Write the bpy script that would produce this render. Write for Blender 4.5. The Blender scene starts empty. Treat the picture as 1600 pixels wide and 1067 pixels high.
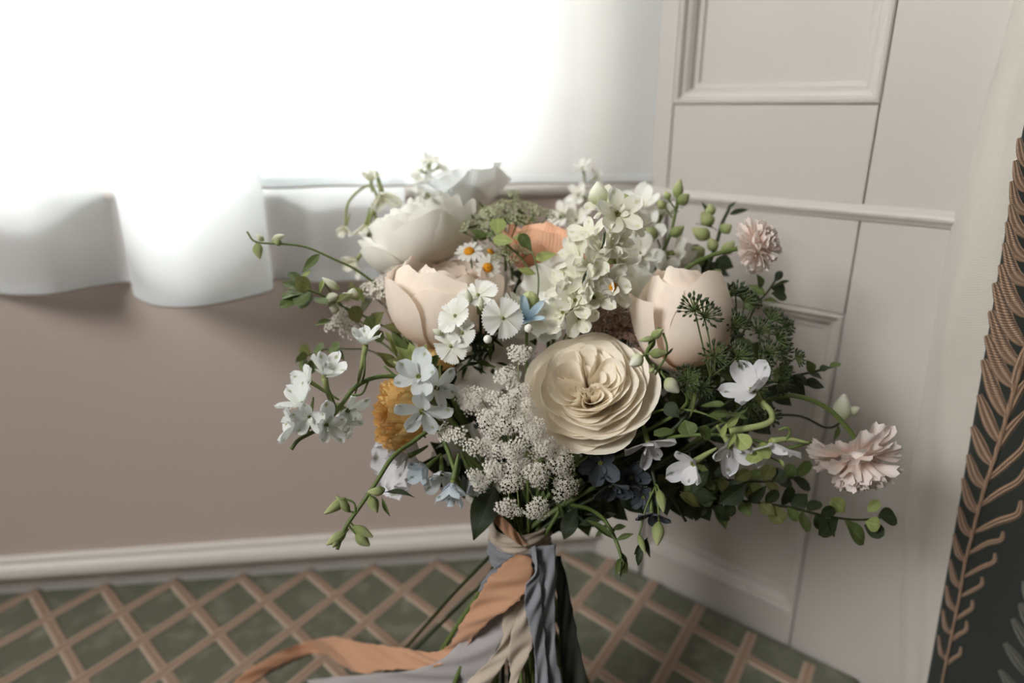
import bpy, math, random
import numpy as np
from mathutils import Vector, Matrix, noise

# ------------------------------------------------------------------ camera, world, light, exposure
S = bpy.context.scene
COL = S.collection
rnd = random.Random(7)
F = 1061.0                       # focal length in pixels of the 1600x1067 frame
TH = math.radians(19.1)
CAM = Vector((0, 0, 0.6))
cd = bpy.data.cameras.new('camera'); cam = bpy.data.objects.new('camera', cd); COL.objects.link(cam)
cam.location = CAM; cam.rotation_euler = (math.pi / 2 - TH, 0, 0)
cd.sensor_width = 36; cd.lens = F / 1600 * 36; cd.clip_start = 0.01
cd.dof.use_dof = True; cd.dof.focus_distance = 0.485; cd.dof.aperture_fstop = 2.7
S.camera = cam
S.view_settings.view_transform = 'Standard'; S.view_settings.look = 'None'
S.view_settings.gamma = 1.0; S.view_settings.use_curve_mapping = False
S.view_settings.exposure = 1.64
S.cycles.max_bounces = 10; S.cycles.diffuse_bounces = 6; S.cycles.transparent_max_bounces = 16; S.cycles.transmission_bounces = 6
S.cycles.sample_clamp_indirect = 6.0

w = bpy.data.worlds.new('overcast_sky'); S.world = w; w.use_nodes = True
bg = w.node_tree.nodes['Background']; bg.inputs[0].default_value = (0.99, 0.985, 0.97, 1); bg.inputs[1].default_value = 8.5

# plan geometry: C is the corner of the bay, wd runs along the window wall, rd along the panelled reveal
C = Vector((0.119, 0.828, 0)); wd = Vector((0.9932, 0.1167, 0)); wn = Vector((wd.y, -wd.x, 0))
rd = Vector((0.757, -0.653, 0)); rd.normalize(); rn = Vector((rd.y, -rd.x, 0))
SILL = 0.512
def wp(s, n, z): return C + wd * s + wn * n + Vector((0, 0, z))
def rp(u, n, z): return C + rd * u + rn * n + Vector((0, 0, z))

def portal(name, loc, direction, sx, sy):
    l = bpy.data.lights.new(name, 'AREA'); l.shape = 'RECTANGLE'; l.size = sx; l.size_y = sy; l.cycles.is_portal = True
    o = bpy.data.objects.new(name, l); COL.objects.link(o); o.location = loc
    o.rotation_euler = Vector(direction).to_track_quat('-Z', 'Y').to_euler(); return o
portal('daylight_window', wp(-0.60, -0.215, 1.25), wn, 1.16, 1.5)

# ------------------------------------------------------------------ helpers
def ray(px, py):
    x = (px - 800) / F; y = (py - 533.5) / F
    return Vector((x, math.cos(TH) - y * math.sin(TH), -(math.sin(TH) + y * math.cos(TH))))
def P(px, py, d): return CAM + ray(px, py) * d
def hit(px, py, p0, n):
    r = ray(px, py); return CAM + r * ((p0 - CAM).dot(n) / r.dot(n))
def onz(px, py, z): return hit(px, py, Vector((0, 0, z)), Vector((0, 0, 1)))
def D(a, b, c):                   # direction: a right, b up, c towards the viewer
    v = Vector((a, 0, 0)) + Vector((0, math.sin(TH), math.cos(TH))) * b - Vector((0, math.cos(TH), -math.sin(TH))) * c
    return v.normalized()
def frame(n, loc, roll=0.0, sc=1.0):
    q = Vector(n).to_track_quat('Z', 'Y')
    return Matrix.Translation(loc) @ q.to_matrix().to_4x4() @ Matrix.Rotation(roll, 4, 'Z') @ Matrix.Diagonal((sc, sc, sc, 1))

class MB:
    def __init__(s): s.v = []; s.f = []; s.uv = []
    def grid(s, rows, closed=False, u0=0.0, u1=1.0):
        b = len(s.v); nr = len(rows); nc = len(rows[0])
        for i, r in enumerate(rows):
            for j, p in enumerate(r):
                s.v.append(tuple(p)); s.uv.append((u0 + (u1 - u0) * j / max(1, (nc if closed else nc - 1)), i / max(1, nr - 1)))
        for i in range(nr - 1):
            for j in range(nc if closed else nc - 1):
                a = b + i * nc + j; c = b + i * nc + (j + 1) % nc
                s.f.append((a, c, c + nc, a + nc))
        return s
    def box(s, o, ax, ay, az):
        b = len(s.v)
        for k in range(8):
            p = Vector(o) + Vector(ax) * (k & 1) + Vector(ay) * (k >> 1 & 1) + Vector(az) * (k >> 2 & 1)
            s.v.append(tuple(p)); s.uv.append((k & 1, k >> 2 & 1))
        for q in ((0, 2, 3, 1), (4, 5, 7, 6), (0, 1, 5, 4), (2, 6, 7, 3), (0, 4, 6, 2), (1, 3, 7, 5)): s.f.append(tuple(b + i for i in q))
        return s
    def tube(s, pts, r, n=6, cap=True):
        pts = [Vector(p) for p in pts]; m = len(pts)
        rr = [r] * m if not isinstance(r, (list, tuple)) else [r[0] + (r[-1] - r[0]) * i / (m - 1) for i in range(m)] if len(r) == 2 else r
        rows = []; up = None
        for i in range(m):
            t = (pts[min(i + 1, m - 1)] - pts[max(i - 1, 0)])
            t = t.normalized() if t.length > 1e-9 else Vector((0, 0, 1))
            if up is None: up = t.orthogonal().normalized()
            up = (up - t * up.dot(t)); up = up.normalized() if up.length > 1e-6 else t.orthogonal().normalized()
            q = t.cross(up)
            rows.append([pts[i] + (up * math.cos(a) + q * math.sin(a)) * rr[i] for a in [2 * math.pi * k / n for k in range(n)]])
        b = len(s.v); s.grid(rows, True)
        if cap:
            s.f.append(tuple(range(b + n - 1, b - 1, -1))); e = b + (m - 1) * n; s.f.append(tuple(range(e, e + n)))
        return s
    def ball(s, c, r, n=8, m=6, axis=None, stretch=1.0):
        c = Vector(c); M = Vector(axis).to_track_quat('Z', 'Y').to_matrix() if axis is not None else Matrix.Identity(3)
        rows = []
        for i in range(m + 1):
            a = math.pi * i / m; z = -math.cos(a) * r * stretch; q = max(math.sin(a) * r, r * 0.02)
            rows.append([c + M @ Vector((q * math.cos(2 * math.pi * k / n), q * math.sin(2 * math.pi * k / n), z)) for k in range(n)])
        return s.grid(rows, True)
    def xform(s, M):
        s.v = [tuple(M @ Vector(p)) for p in s.v]; return s
    def join(s, o):
        b = len(s.v); s.v += o.v; s.uv += o.uv; s.f += [tuple(b + i for i in q) for q in o.f]; return s
    def mesh(s, name, m, smooth=True):
        me = bpy.data.meshes.new(name); me.from_pydata(s.v, [], s.f)
        ul = me.uv_layers.new(name='UVMap'); li = np.zeros(len(me.loops), np.int32); me.loops.foreach_get('vertex_index', li)
        ul.data.foreach_set('uv', np.array(s.uv, np.float32)[li].ravel())
        if smooth: me.polygons.foreach_set('use_smooth', np.ones(len(me.polygons), bool))
        me.materials.append(m); return me

WM = {}
def add(name, me, parent=None, M=None):
    o = bpy.data.objects.new(name, me); COL.objects.link(o)
    M = M if M is not None else Matrix.Identity(4)
    if parent is not None:
        o.parent = parent; o.matrix_basis = WM[parent].inverted() @ M
    else: o.matrix_basis = M
    WM[o] = M; return o
def thing(name, label, cat, loc, group=None):
    o = add(name, None, None, Matrix.Translation(loc)); o.empty_display_size = 0.01
    o['label'] = label; o['category'] = cat if cat in ('rose', 'daisy', 'foliage', 'leaf', 'ribbon', 'curtain', 'cushion', 'seed head') else 'foliage' if cat in ('tendril', 'twig') else 'flower'
    if group: o['group'] = (name.replace('_', ' ') + ' stems in the bouquet') if group.startswith('flowers and') else group
    return o
def struct(o): o['kind'] = 'structure'; return o
def crom(pts, n=6):
    pts = [Vector(p) for p in pts]; q = [2 * pts[0] - pts[1]] + pts + [2 * pts[-1] - pts[-2]]; out = []
    for i in range(1, len(q) - 2):
        a, b, c, d = q[i - 1:i + 3]
        for k in range(n):
            t = k / n
            out.append(0.5 * ((2 * b) + (c - a) * t + (2 * a - 5 * b + 4 * c - d) * t * t + (3 * b - 3 * c + d - a) * t ** 3))
    out.append(pts[-1]); return out
def bez(p, t):
    p = list(p)
    while len(p) > 1: p = [(a[0] + (b[0] - a[0]) * t, a[1] + (b[1] - a[1]) * t) for a, b in zip(p, p[1:])]
    return p[0]
def srgb(r, g, b):
    f = lambda c: ((c / 255 + 0.055) / 1.055) ** 2.4 if c > 10 else c / 255 / 12.92
    return (f(r), f(g), f(b), 1)

# ------------------------------------------------------------------ materials
class NT:
    def __init__(s, name):
        s.m = bpy.data.materials.new(name); s.m.use_nodes = True; s.t = s.m.node_tree; s.t.nodes.clear(); s.out = s.n('ShaderNodeOutputMaterial')
    def n(s, ty, **k):
        x = s.t.nodes.new(ty)
        for a, b in k.items():
            if a.startswith('i_'): x.inputs[int(a[2:])].default_value = b
            else: setattr(x, a, b)
        return x
    def l(s, a, b): s.t.links.new(a, b)
    def mix(s, fac, a, b, blend='MIX'):
        x = s.n('ShaderNodeMixRGB', blend_type=blend)
        for i, q in enumerate((fac, a, b)):
            if hasattr(q, 'links'): s.l(q, x.inputs[i])
            else: x.inputs[i].default_value = q
        return x.outputs[0]
    def math(s, op, a, b=0.0):
        x = s.n('ShaderNodeMath', operation=op)
        for i, q in enumerate((a, b)):
            if hasattr(q, 'links'): s.l(q, x.inputs[i])
            else: x.inputs[i].default_value = q
        return x.outputs[0]
    def ramp(s, v, lo, hi):
        x = s.n('ShaderNodeMapRange'); s.l(v, x.inputs[0]); x.inputs[1].default_value = lo; x.inputs[2].default_value = hi; return x.outputs[0]
    def noise(s, scale, detail=3, vec=None):
        x = s.n('ShaderNodeTexNoise'); x.inputs['Scale'].default_value = scale; x.inputs['Detail'].default_value = detail
        if vec is None: vec = s.n('ShaderNodeTexCoord').outputs['Object']
        s.l(vec, x.inputs['Vector']); return x.outputs['Fac']
    def uv(s):
        x = s.n('ShaderNodeSeparateXYZ'); s.l(s.n('ShaderNodeUVMap').outputs[0], x.inputs[0]); return x.outputs[0], x.outputs[1]
    def bump(s, h, strength, dist):
        x = s.n('ShaderNodeBump'); x.inputs['Strength'].default_value = strength; x.inputs['Distance'].default_value = dist; s.l(h, x.inputs['Height']); return x.outputs[0]
    def bsdf(s, col, rough=0.6, spec=0.3, normal=None, transl=0.0, tcol=None, sheen=0.0):
        p = s.n('ShaderNodeBsdfPrincipled'); p.inputs['Roughness'].default_value = rough; p.inputs['Specular IOR Level'].default_value = spec
        if sheen: p.inputs['Sheen Weight'].default_value = sheen
        if hasattr(col, 'links'): s.l(col, p.inputs['Base Color'])
        else: p.inputs['Base Color'].default_value = col
        if normal is not None: s.l(normal, p.inputs['Normal'])
        o = p.outputs[0]
        if transl:
            t = s.n('ShaderNodeBsdfTranslucent'); c = tcol if tcol is not None else col
            if hasattr(c, 'links'): s.l(c, t.inputs[0])
            else: t.inputs[0].default_value = c
            mx = s.n('ShaderNodeMixShader'); mx.inputs[0].default_value = transl; s.l(o, mx.inputs[1]); s.l(t.outputs[0], mx.inputs[2]); o = mx.outputs[0]
        s.l(o, s.out.inputs[0]); return s.m

def petal_mat(name, base, tip, spot=None, transl=0.3, rough=0.55, vein=0.25, lo=0.0, hi=0.8, nv=22.0):
    t = NT(name); u, v = t.uv()
    c = t.mix(t.ramp(v, lo, hi), base, tip)
    if spot is not None:
        du = t.math('ABSOLUTE', t.math('SUBTRACT', u, 0.5)); dv = t.math('ABSOLUTE', t.math('SUBTRACT', v, 0.84))
        d = t.math('ADD', t.math('MULTIPLY', du, 0.8), dv)
        f = t.math('SUBTRACT', 1.0, t.ramp(d, 0.05, 0.16)); c = t.mix(t.math('MULTIPLY', f, 0.85), c, spot)
    nz = t.noise(130, 2); c = t.mix(t.math('MULTIPLY', nz, 0.12), c, (base[0] * 0.7, base[1] * 0.7, base[2] * 0.65, 1))
    h = t.math('ADD', t.math('SINE', t.math('MULTIPLY', u, nv * 6.283)), t.math('MULTIPLY', t.noise(300, 2), 1.5))
    return t.bsdf(c, rough, 0.25, t.bump(h, vein, 0.0006), transl, sheen=0.1)
def leaf_mat(name, dark, light, transl=0.25, rough=0.5):
    t = NT(name); u, v = t.uv()
    d = t.math('ABSOLUTE', t.math('SUBTRACT', u, 0.5)); rib = t.math('SUBTRACT', 1.0, t.ramp(d, 0.0, 0.06))
    c = t.mix(t.noise(60, 3), dark, light); c = t.mix(t.math('MULTIPLY', rib, 0.45), c, (light[0] * 1.4, light[1] * 1.4, light[2] * 1.3, 1))
    side = t.math('SINE', t.math('MULTIPLY', t.math('ADD', v, t.math('MULTIPLY', d, -1.2)), 60))
    return t.bsdf(c, rough, 0.35, t.bump(t.math('ADD', t.math('MULTIPLY', side, 0.4), rib), 0.35, 0.0006), transl)
def plain(name, col, rough=0.6, spec=0.3, var=0.15, sc=80, transl=0.0, bs=0.2, sheen=0.0):
    t = NT(name); nz = t.noise(sc, 3); c = t.mix(t.math('MULTIPLY', nz, var * 2), col, (col[0] * 0.6, col[1] * 0.6, col[2] * 0.55, 1))
    return t.bsdf(c, rough, spec, t.bump(nz, bs, 0.0008), transl, sheen=sheen)
def paint(name, col):
    t = NT(name); big = t.noise(6, 3); fine = t.noise(220, 3)
    c = t.mix(t.math('MULTIPLY', big, 0.14), col, (col[0] * 0.8, col[1] * 0.78, col[2] * 0.75, 1))
    return t.bsdf(c, 0.42, 0.35, t.bump(t.math('ADD', fine, t.math('MULTIPLY', big, 2.0)), 0.12, 0.001))
def fabric(name, col, scale=900, transl=0.0, rough=0.85, bs=0.35, var=0.12):
    t = NT(name); tc = t.n('ShaderNodeTexCoord').outputs['Object']
    sx = t.n('ShaderNodeSeparateXYZ'); t.l(tc, sx.inputs[0])
    a = t.math('SINE', t.math('MULTIPLY', t.math('ADD', sx.outputs[0], sx.outputs[1]), scale * 2)); b = t.math('SINE', t.math('MULTIPLY', sx.outputs[2], scale * 2))
    wv = t.math('MULTIPLY', a, b); nz = t.noise(25, 4)
    c = t.mix(t.math('MULTIPLY', nz, var * 2), col, (col[0] * 0.75, col[1] * 0.72, col[2] * 0.7, 1)); c = t.mix(t.math('MULTIPLY', t.ramp(wv, -1, 1), 0.1), c, (col[0] * 0.6, col[1] * 0.6, col[2] * 0.6, 1))
    return t.bsdf(c, rough, 0.15, t.bump(t.math('ADD', wv, t.math('MULTIPLY', nz, 2)), bs, 0.0004), transl, sheen=0.2)
def sheer_mat(name, alpha):
    t = NT(name); u, v = t.uv(); weave = t.math('MULTIPLY', t.math('SINE', t.math('MULTIPLY', u, 2400.0)), t.math('SINE', t.math('MULTIPLY', v, 3000.0)))
    tr = t.n('ShaderNodeBsdfTransparent'); tl = t.n('ShaderNodeBsdfTranslucent', i_0=(0.91, 0.94, 0.95, 1)); df = t.n('ShaderNodeBsdfDiffuse', i_0=(0.88, 0.90, 0.91, 1))
    m1 = t.n('ShaderNodeMixShader', i_0=0.4); t.l(tl.outputs[0], m1.inputs[1]); t.l(df.outputs[0], m1.inputs[2])
    m2 = t.n('ShaderNodeMixShader'); t.l(t.math('ADD', alpha, t.math('MULTIPLY', weave, 0.03)), m2.inputs[0]); t.l(tr.outputs[0], m2.inputs[1]); t.l(m1.outputs[0], m2.inputs[2]); t.l(m2.outputs[0], t.out.inputs[0])
    return t.m

M_WALL = paint('cream_panel_paint', (0.49, 0.455, 0.415, 1))
M_APRON = paint('taupe_wall_paint', (0.56, 0.465, 0.41, 1))
M_TRIM = paint('white_gloss_trim', (0.70, 0.655, 0.61, 1))
M_ROOM = paint('room_wall_paint', (0.085, 0.075, 0.066, 1))
M_FLOOR = plain('dark_oak_floor', (0.05, 0.035, 0.025, 1), 0.5, 0.4, 0.3, 12)
M_SHEER = sheer_mat('sheer_voile', 0.76); M_SHEERL = sheer_mat('sheer_voile_full', 0.86); M_HEM = sheer_mat('sheer_hem', 0.85)
M_LINING = fabric('cream_lining', (0.58, 0.54, 0.48, 1), 1500, 0.08)
M_DRAPE = fabric('dark_green_silk', (0.035, 0.040, 0.034, 1), 1100, 0, 0.6, 0.5)

# ------------------------------------------------------------------ room shell
def prism(mb, poly, z0, z1):
    b = len(mb.v); n = len(poly)
    for z in (z0, z1):
        for p in poly: mb.v.append((p[0], p[1], z)); mb.uv.append((p[0], p[1]))
    mb.f.append(tuple(range(b + n - 1, b - 1, -1))); mb.f.append(tuple(range(b + n, b + 2 * n)))
    for i in range(n): j = (i + 1) % n; mb.f.append((b + i, b + j, b + n + j, b + n + i))
    return mb
ZF, ZC = -0.46, 2.6
SL = -1.22                                   # left end of the window wall
WS0, WS1, WZ1 = -1.17, -0.036, 2.0; WD = -0.075   # the window stands WD behind the wall face            # window opening
ld = Vector((-0.757, -0.653, 0)); ld.rotate(Matrix.Rotation(2 * math.atan2(wd.y, wd.x), 3, 'Z')); ld.normalize()
LC = C + wd * SL; ln = Vector((-ld.y, ld.x, 0))
RE = C + rd * 0.46; LE = LC + ld * 0.46
wa = MB()
T = wn * -0.2
wa.box(wp(SL, 0, ZF), wd * (-SL + 0.004), T, (0, 0, SILL - 0.012 - ZF))
wa.box(wp(WS1, WD - .03, SILL - 0.012), wd * (-WS1 + 0.05), wn * -0.1, (0, 0, ZC - SILL))
wa.box(wp(SL, 0, SILL - 0.012), wd * (WS0 - SL), T, (0, 0, ZC - SILL))
wa.box(wp(WS0, 0, WZ1), wd * (WS1 - WS0), T, (0, 0, ZC - WZ1))
jb = MB(); sweep(jb, [(0, 0)], wp(0, 0, 0), wp(0, 0, 1), wn) if False else None
jb.box(wp(WS1, WD - .03, SILL - .012), wd * .10, (C + rd * -0.002 - wp(WS1, WD - .03, 0)), (0, 0, ZC - SILL)); wa.join(jb)
struct(add('wall_back', wa.mesh('wall_back', M_APRON, False)))
b = MB().box(LC, ld * 0.46, ln * -0.12, (0, 0, ZC)); b.xform(Matrix.Translation((0, 0, 0)))
b = MB().box(LC + Vector((0, 0, ZF)), ld * 0.46, ln * -0.12, (0, 0, ZC - ZF)); struct(add('wall_left', b.mesh('wall_left', M_WALL, False)))
RFE = RE + wd * 1.3; LFE = LE - wd * 0.55; BN = 2.3; back = wn * BN
b = MB().box(RE + Vector((0, 0, ZF)), wd * 1.3, wn * -0.12, (0, 0, ZC - ZF)); struct(add('wall_front_right', b.mesh('wall_front_right', M_ROOM, False)))
b = MB().box(LE + Vector((0, 0, ZF)), wd * -0.55, wn * -0.12, (0, 0, ZC - ZF)); struct(add('wall_front_left', b.mesh('wall_front_left', M_ROOM, False)))
b = MB().box(RFE + Vector((0, 0, ZF)), back, wd * 0.1, (0, 0, ZC - ZF)); struct(add('wall_side_right', b.mesh('wall_side_right', M_ROOM, False)))
Y0, Y1, W0, W1 = 0.7, 1.95, 1.42, 2.54      # unseen high window added in the left side wall for fill light
b = MB()
for n0, n1, z0, z1 in ((0, Y0, ZF, ZC), (Y1, BN, ZF, ZC), (Y0, Y1, ZF, W0), (Y0, Y1, W1, ZC)):
    b.box(LFE + wn * n0 + Vector((0, 0, z0)), wn * (n1 - n0), wd * -0.1, (0, 0, z1 - z0))
portal('side_fill_portal', LFE + wn * (Y0 + Y1) / 2 - wd * 0.12 + Vector((0, 0, (W0 + W1) / 2)), wd, Y1 - Y0, W1 - W0)
struct(add('wall_side_left', b.mesh('wall_side_left', M_ROOM, False)))
b = MB().box(LFE + back + Vector((0, 0, ZF)), RFE - LFE, wn * 0.1, (0, 0, ZC - ZF))
struct(add('wall_behind', b.mesh('wall_behind', M_ROOM, False)))
PLAN = [LFE + back + wn * 0.1, RFE + back + wn * 0.1 + wd * 0.1, RFE + wd * 0.1 - wn * 0.8, LFE - wd * 0.1 - wn * 0.8]
struct(add('floor', prism(MB(), PLAN, ZF - 0.05, ZF).mesh('floor', M_FLOOR, False)))
struct(add('ceiling', prism(MB(), PLAN, ZC, ZC + 0.05).mesh('ceiling', M_ROOM, False)))

# outside the window: a lawn and pale wall, added to dim the bright sky
struct(add('ground', MB().box(wp(-14, -12, -1.7), wd * 28, wn * 11.7, (0, 0, 0.1)).mesh('ground', plain('lawn_grass', (0.16, 0.19, 0.11, 1), 0.9, 0.1, 0.3, 3), False)))
struct(add('wall_sky_screen', MB().box(wp(-14, -9.2, -1.6), wd * 28, wn * 0.3, (0, 0, 5.2)).mesh('wall_sky_screen', paint('pale_render', (0.62, 0.63, 0.62, 1)), False)))

# trim along the bottom of the window wall (moulded bead over a shadowed fillet)
def sweep(mb, prof, a, b, nrm):
    rows = [[Vector(e) + Vector(nrm) * p[0] + Vector((0, 0, p[1])) for p in prof] for e in (a, b)]
    return mb.grid(rows)
tr = MB(); sweep(tr, [(0, .052), (.006, .0515), (.0075, .047), (.0065, .044), (.009, .042), (.013, .038), (.0142, .032), (.0142, .0265), (.012, .023), (0.002, .022), (.002, -.01)], wp(SL, 0, 0), wp(0.0, 0, 0), wn)
struct(add('baseboard_back', tr.mesh('baseboard_back', M_TRIM)))
sl = MB(); sweep(sl, [(-.17, SILL), (.004, SILL), (.007, SILL - .003), (.007, SILL - .010), (.003, SILL - .013), (-.17, SILL - .013)], wp(SL, 0, 0), wp(-0.002, 0, 0), wn)
struct(add('trim_1', sl.mesh('trim_1', M_TRIM)))

# window
win = struct(add('window_1', None, None, Matrix.Translation(wp(-0.6, -0.06, SILL))))
def rect_frame(s0, s1, z0, z1, wdt, n0, n1):
    m = MB(); N = wn * (n1 - n0)
    m.box(wp(s0, n0, z0), wd * (s1 - s0), N, (0, 0, wdt)); m.box(wp(s0, n0, z1 - wdt), wd * (s1 - s0), N, (0, 0, wdt))
    m.box(wp(s0, n0, z0 + wdt), wd * wdt, N, (0, 0, z1 - z0 - 2 * wdt)); m.box(wp(s1 - wdt, n0, z0 + wdt), wd * wdt, N, (0, 0, z1 - z0 - 2 * wdt)); return m
add('window_frame', rect_frame(WS0, WS1, SILL, WZ1, 0.026, -0.10 + WD, -0.02 + WD).mesh('window_frame', M_TRIM, False), win)
MU = -1.0
add('mullion', MB().box(wp(MU, -0.09 + WD, SILL + .026), wd * 0.045, wn * 0.065, (0, 0, WZ1 - SILL - .052)).mesh('mullion', M_TRIM, False), win)
for s0, s1 in ((WS0 + .026, MU), (MU + .045, WS1 - .026)):
    m = rect_frame(s0, s1, SILL + .026, WZ1 - .026, 0.052, -0.085 + WD, -0.04 + WD).join(rect_frame(s0 + .052, s1 - .052, SILL + .078, WZ1 - .078, 0.010, -0.08 + WD, -0.055 + WD))
    sash = add('sash', m.mesh('sash', M_TRIM, False), win)
    t = NT('window_glass') if s0 < -1 else None
    if t:
        tp = t.n('ShaderNodeBsdfTransparent', i_0=(0.97, 0.98, 0.98, 1)); gl = t.n('ShaderNodeBsdfGlossy', i_1=0.02); fr = t.n('ShaderNodeFresnel', i_0=1.45)
        mx = t.n('ShaderNodeMixShader'); t.l(fr.outputs[0], mx.inputs[0]); t.l(tp.outputs[0], mx.inputs[1]); t.l(gl.outputs[0], mx.inputs[2]); t.l(mx.outputs[0], t.out.inputs[0]); GLASS = t.m
    add('pane', MB().box(wp(s0 + .05, -0.072 + WD, SILL + .07), wd * (s1 - s0 - .1), wn * 0.004, (0, 0, WZ1 - SILL - .14)).mesh('pane', GLASS, False), sash)

# panelled reveal
rw = MB().box(rp(0.0, -0.018, ZF), rd * 0.46, rn * -0.1, (0, 0, ZC - ZF)); wr = struct(add('wall_right', rw.mesh('wall_right', M_WALL, False)))
def board(name, u0, u1, z0, z1, dn=0.0, thick=0.018):
    g = 0.0006
    m = MB(); a0, a1, b0, b1 = u0 + g, u1 - g, z0 + g, z1 - g; e = 0.0008
    for (q, d) in (((a0, a1, b0, b1), -thick), ((a0, a1, b0, b1), -e), ((a0 + e, a1 - e, b0 + e, b1 - e), 0)):
        pass
    rows = []
    for (ins, d) in ((0, -thick), (0, -e), (e, 0)):
        rows.append([rp(a0 + ins, d + dn, b0 + ins), rp(a1 - ins, d + dn, b0 + ins), rp(a1 - ins, d + dn, b1 - ins), rp(a0 + ins, d + dn, b1 - ins)])
    m.grid(rows, True); k = len(m.v); m.f.append((k - 4, k - 3, k - 2, k - 1))
    return add(name, m.mesh(name, M_WALL, False), wr)
UP0, UP1, LO0, LO1 = 0.074, 0.279, 0.078, 0.279
board('stile', -0.003, UP0, ZF, ZC); board('stile', UP1, 0.46, SILL - .014, ZC, 0.0); board('stile', UP1, 0.46, ZF, SILL - .014, 0.0006)
board('rail', UP0, UP1, SILL, 0.602); board('rail', LO0, LO1, 0.404, SILL - .014, 0.0006); board('rail', LO0, LO1, ZF, 0.036, 0.0006); board('rail', UP0, UP1, 1.9, ZC)
def panel_mould(u0, u1, z0, z1):
    prof = [(0, 0.0), (.0015, .0015), (.004, .0018), (.006, 0), (.007, -.003), (.011, -.0045), (.0145, -.008), (.016, -.012), (.021, -.0125), (.023, -.016)]
    rows = [[rp(u0 + i, d, z0 + i), rp(u1 - i, d, z0 + i), rp(u1 - i, d, z1 - i), rp(u0 + i, d, z1 - i)] for i, d in prof]
    m = MB(); m.grid(rows, True)
    # split to keep mitres crisp
    o = add('panel_moulding', m.mesh('panel_moulding', M_WALL, False), wr)
    p = MB().box(rp(u0 + .02, -.0175, z0 + .02), rd * (u1 - u0 - .04), rn * 0.0025, (0, 0, z1 - z0 - .04)); add('panel', p.mesh('panel', M_WALL, False), wr)
panel_mould(UP0, UP1, 0.602, 1.9); panel_mould(LO0, LO1, 0.036, 0.404)
bd = MB(); sweep(bd, [(0, SILL + .001), (.001, SILL - .001), (.0045, SILL - .003), (.006, SILL - .0065), (.0045, SILL - .010), (.0015, SILL - .0115), (.0025, SILL - .0135), (0, SILL - .0145)], rp(0, 0, 0), rp(0.46, 0, 0), rn)
add('bead', bd.mesh('bead', M_WALL), wr)

# window seat: bench below, cushion on top with a woven trellis of bands
FE = 0.10
def edge_at(p, d, y): return p + d * ((y - p.y) / d.y)
Rf = rp(0.355, 0.004, 0); Lf = edge_at(LC, ld, Rf.y) + Vector((0.004, 0, 0))
SP = [wp(SL + .01, .003, 0), wp(-.004, .003, 0), Rf, Vector((Rf.x - .01, FE, 0)), Vector((Lf.x, FE, 0)), Lf]
bench = struct(add('trim_2', prism(MB(), [Vector((p.x, p.y + (0.03 if i in (3, 4) else 0), 0)) for i, p in enumerate(SP)], ZF, -0.07).mesh('trim_2', M_TRIM, False)))
t = NT('sage_seat_fabric'); tc = t.n('ShaderNodeTexCoord').outputs['Object']
cl = t.ramp(t.noise(34, 4), 0.50, 0.72); cc = t.mix(t.math('MULTIPLY', cl, 0.7), srgb(98, 100, 84), srgb(146, 144, 128)); cc = t.mix(t.math('MULTIPLY', t.noise(9, 2), 0.4), cc, srgb(90, 94, 77))
wvx = t.n('ShaderNodeSeparateXYZ'); t.l(tc, wvx.inputs[0]); wv = t.math('MULTIPLY', t.math('SINE', t.math('MULTIPLY', wvx.outputs[0], 2600)), t.math('SINE', t.math('MULTIPLY', wvx.outputs[1], 2600)))
M_SEAT = t.bsdf(cc, 0.6, 0.3, t.bump(wv, 0.3, 0.0004), sheen=0.1)
t = NT('trellis_band_weave'); u, v = t.uv(); du = t.math('ABSOLUTE', t.math('SUBTRACT', u, 0.5))
cb = t.mix(t.ramp(du, 0.20, 0.36), srgb(160, 138, 120), srgb(180, 163, 147)); cb = t.mix(t.math('SUBTRACT', 1.0, t.ramp(du, 0.025, 0.075)), cb, srgb(132, 92, 72))
cb = t.mix(t.math('MULTIPLY', t.noise(160, 3), 0.35), cb, srgb(138, 114, 96))
M_BAND = t.bsdf(cb, 0.7, 0.2, t.bump(t.math('SINE', t.math('MULTIPLY', v, 1600)), 0.3, 0.0003))
cush = thing('seat_cushion', 'sage green window seat cushion with a cream woven trellis of diamonds', 'cushion', (SP[0] + SP[2]) / 2)
cb = MB(); n = len(SP); cen = sum(SP, Vector()) / n
rows = []
for ins, z in ((0.006, -0.07), (0, -0.062), (0, -0.008), (0.0022, -0.003), (0.006, -0.0008), (0.012, 0.0)):
    rows.append([p + (cen - p).normalized() * ins * 1.3 + Vector((0, 0, z)) for p in SP])
cb.grid(rows, True); k = len(cb.v); cb.f.append(tuple(range(k - n, k)))
add('cushion_cover', cb.mesh('cushion_cover', M_SEAT, False), cush)
NOD = (-0.7505, 0.010); HS, HN = 0.0437, 0.0527
def inside(p):
    r = True
    for i in range(n):
        a, b2 = SP[i], SP[(i + 1) % n]
        if (b2.x - a.x) * (p.y - a.y) - (b2.y - a.y) * (p.x - a.x) > 0.0: r = False
    return r
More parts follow.
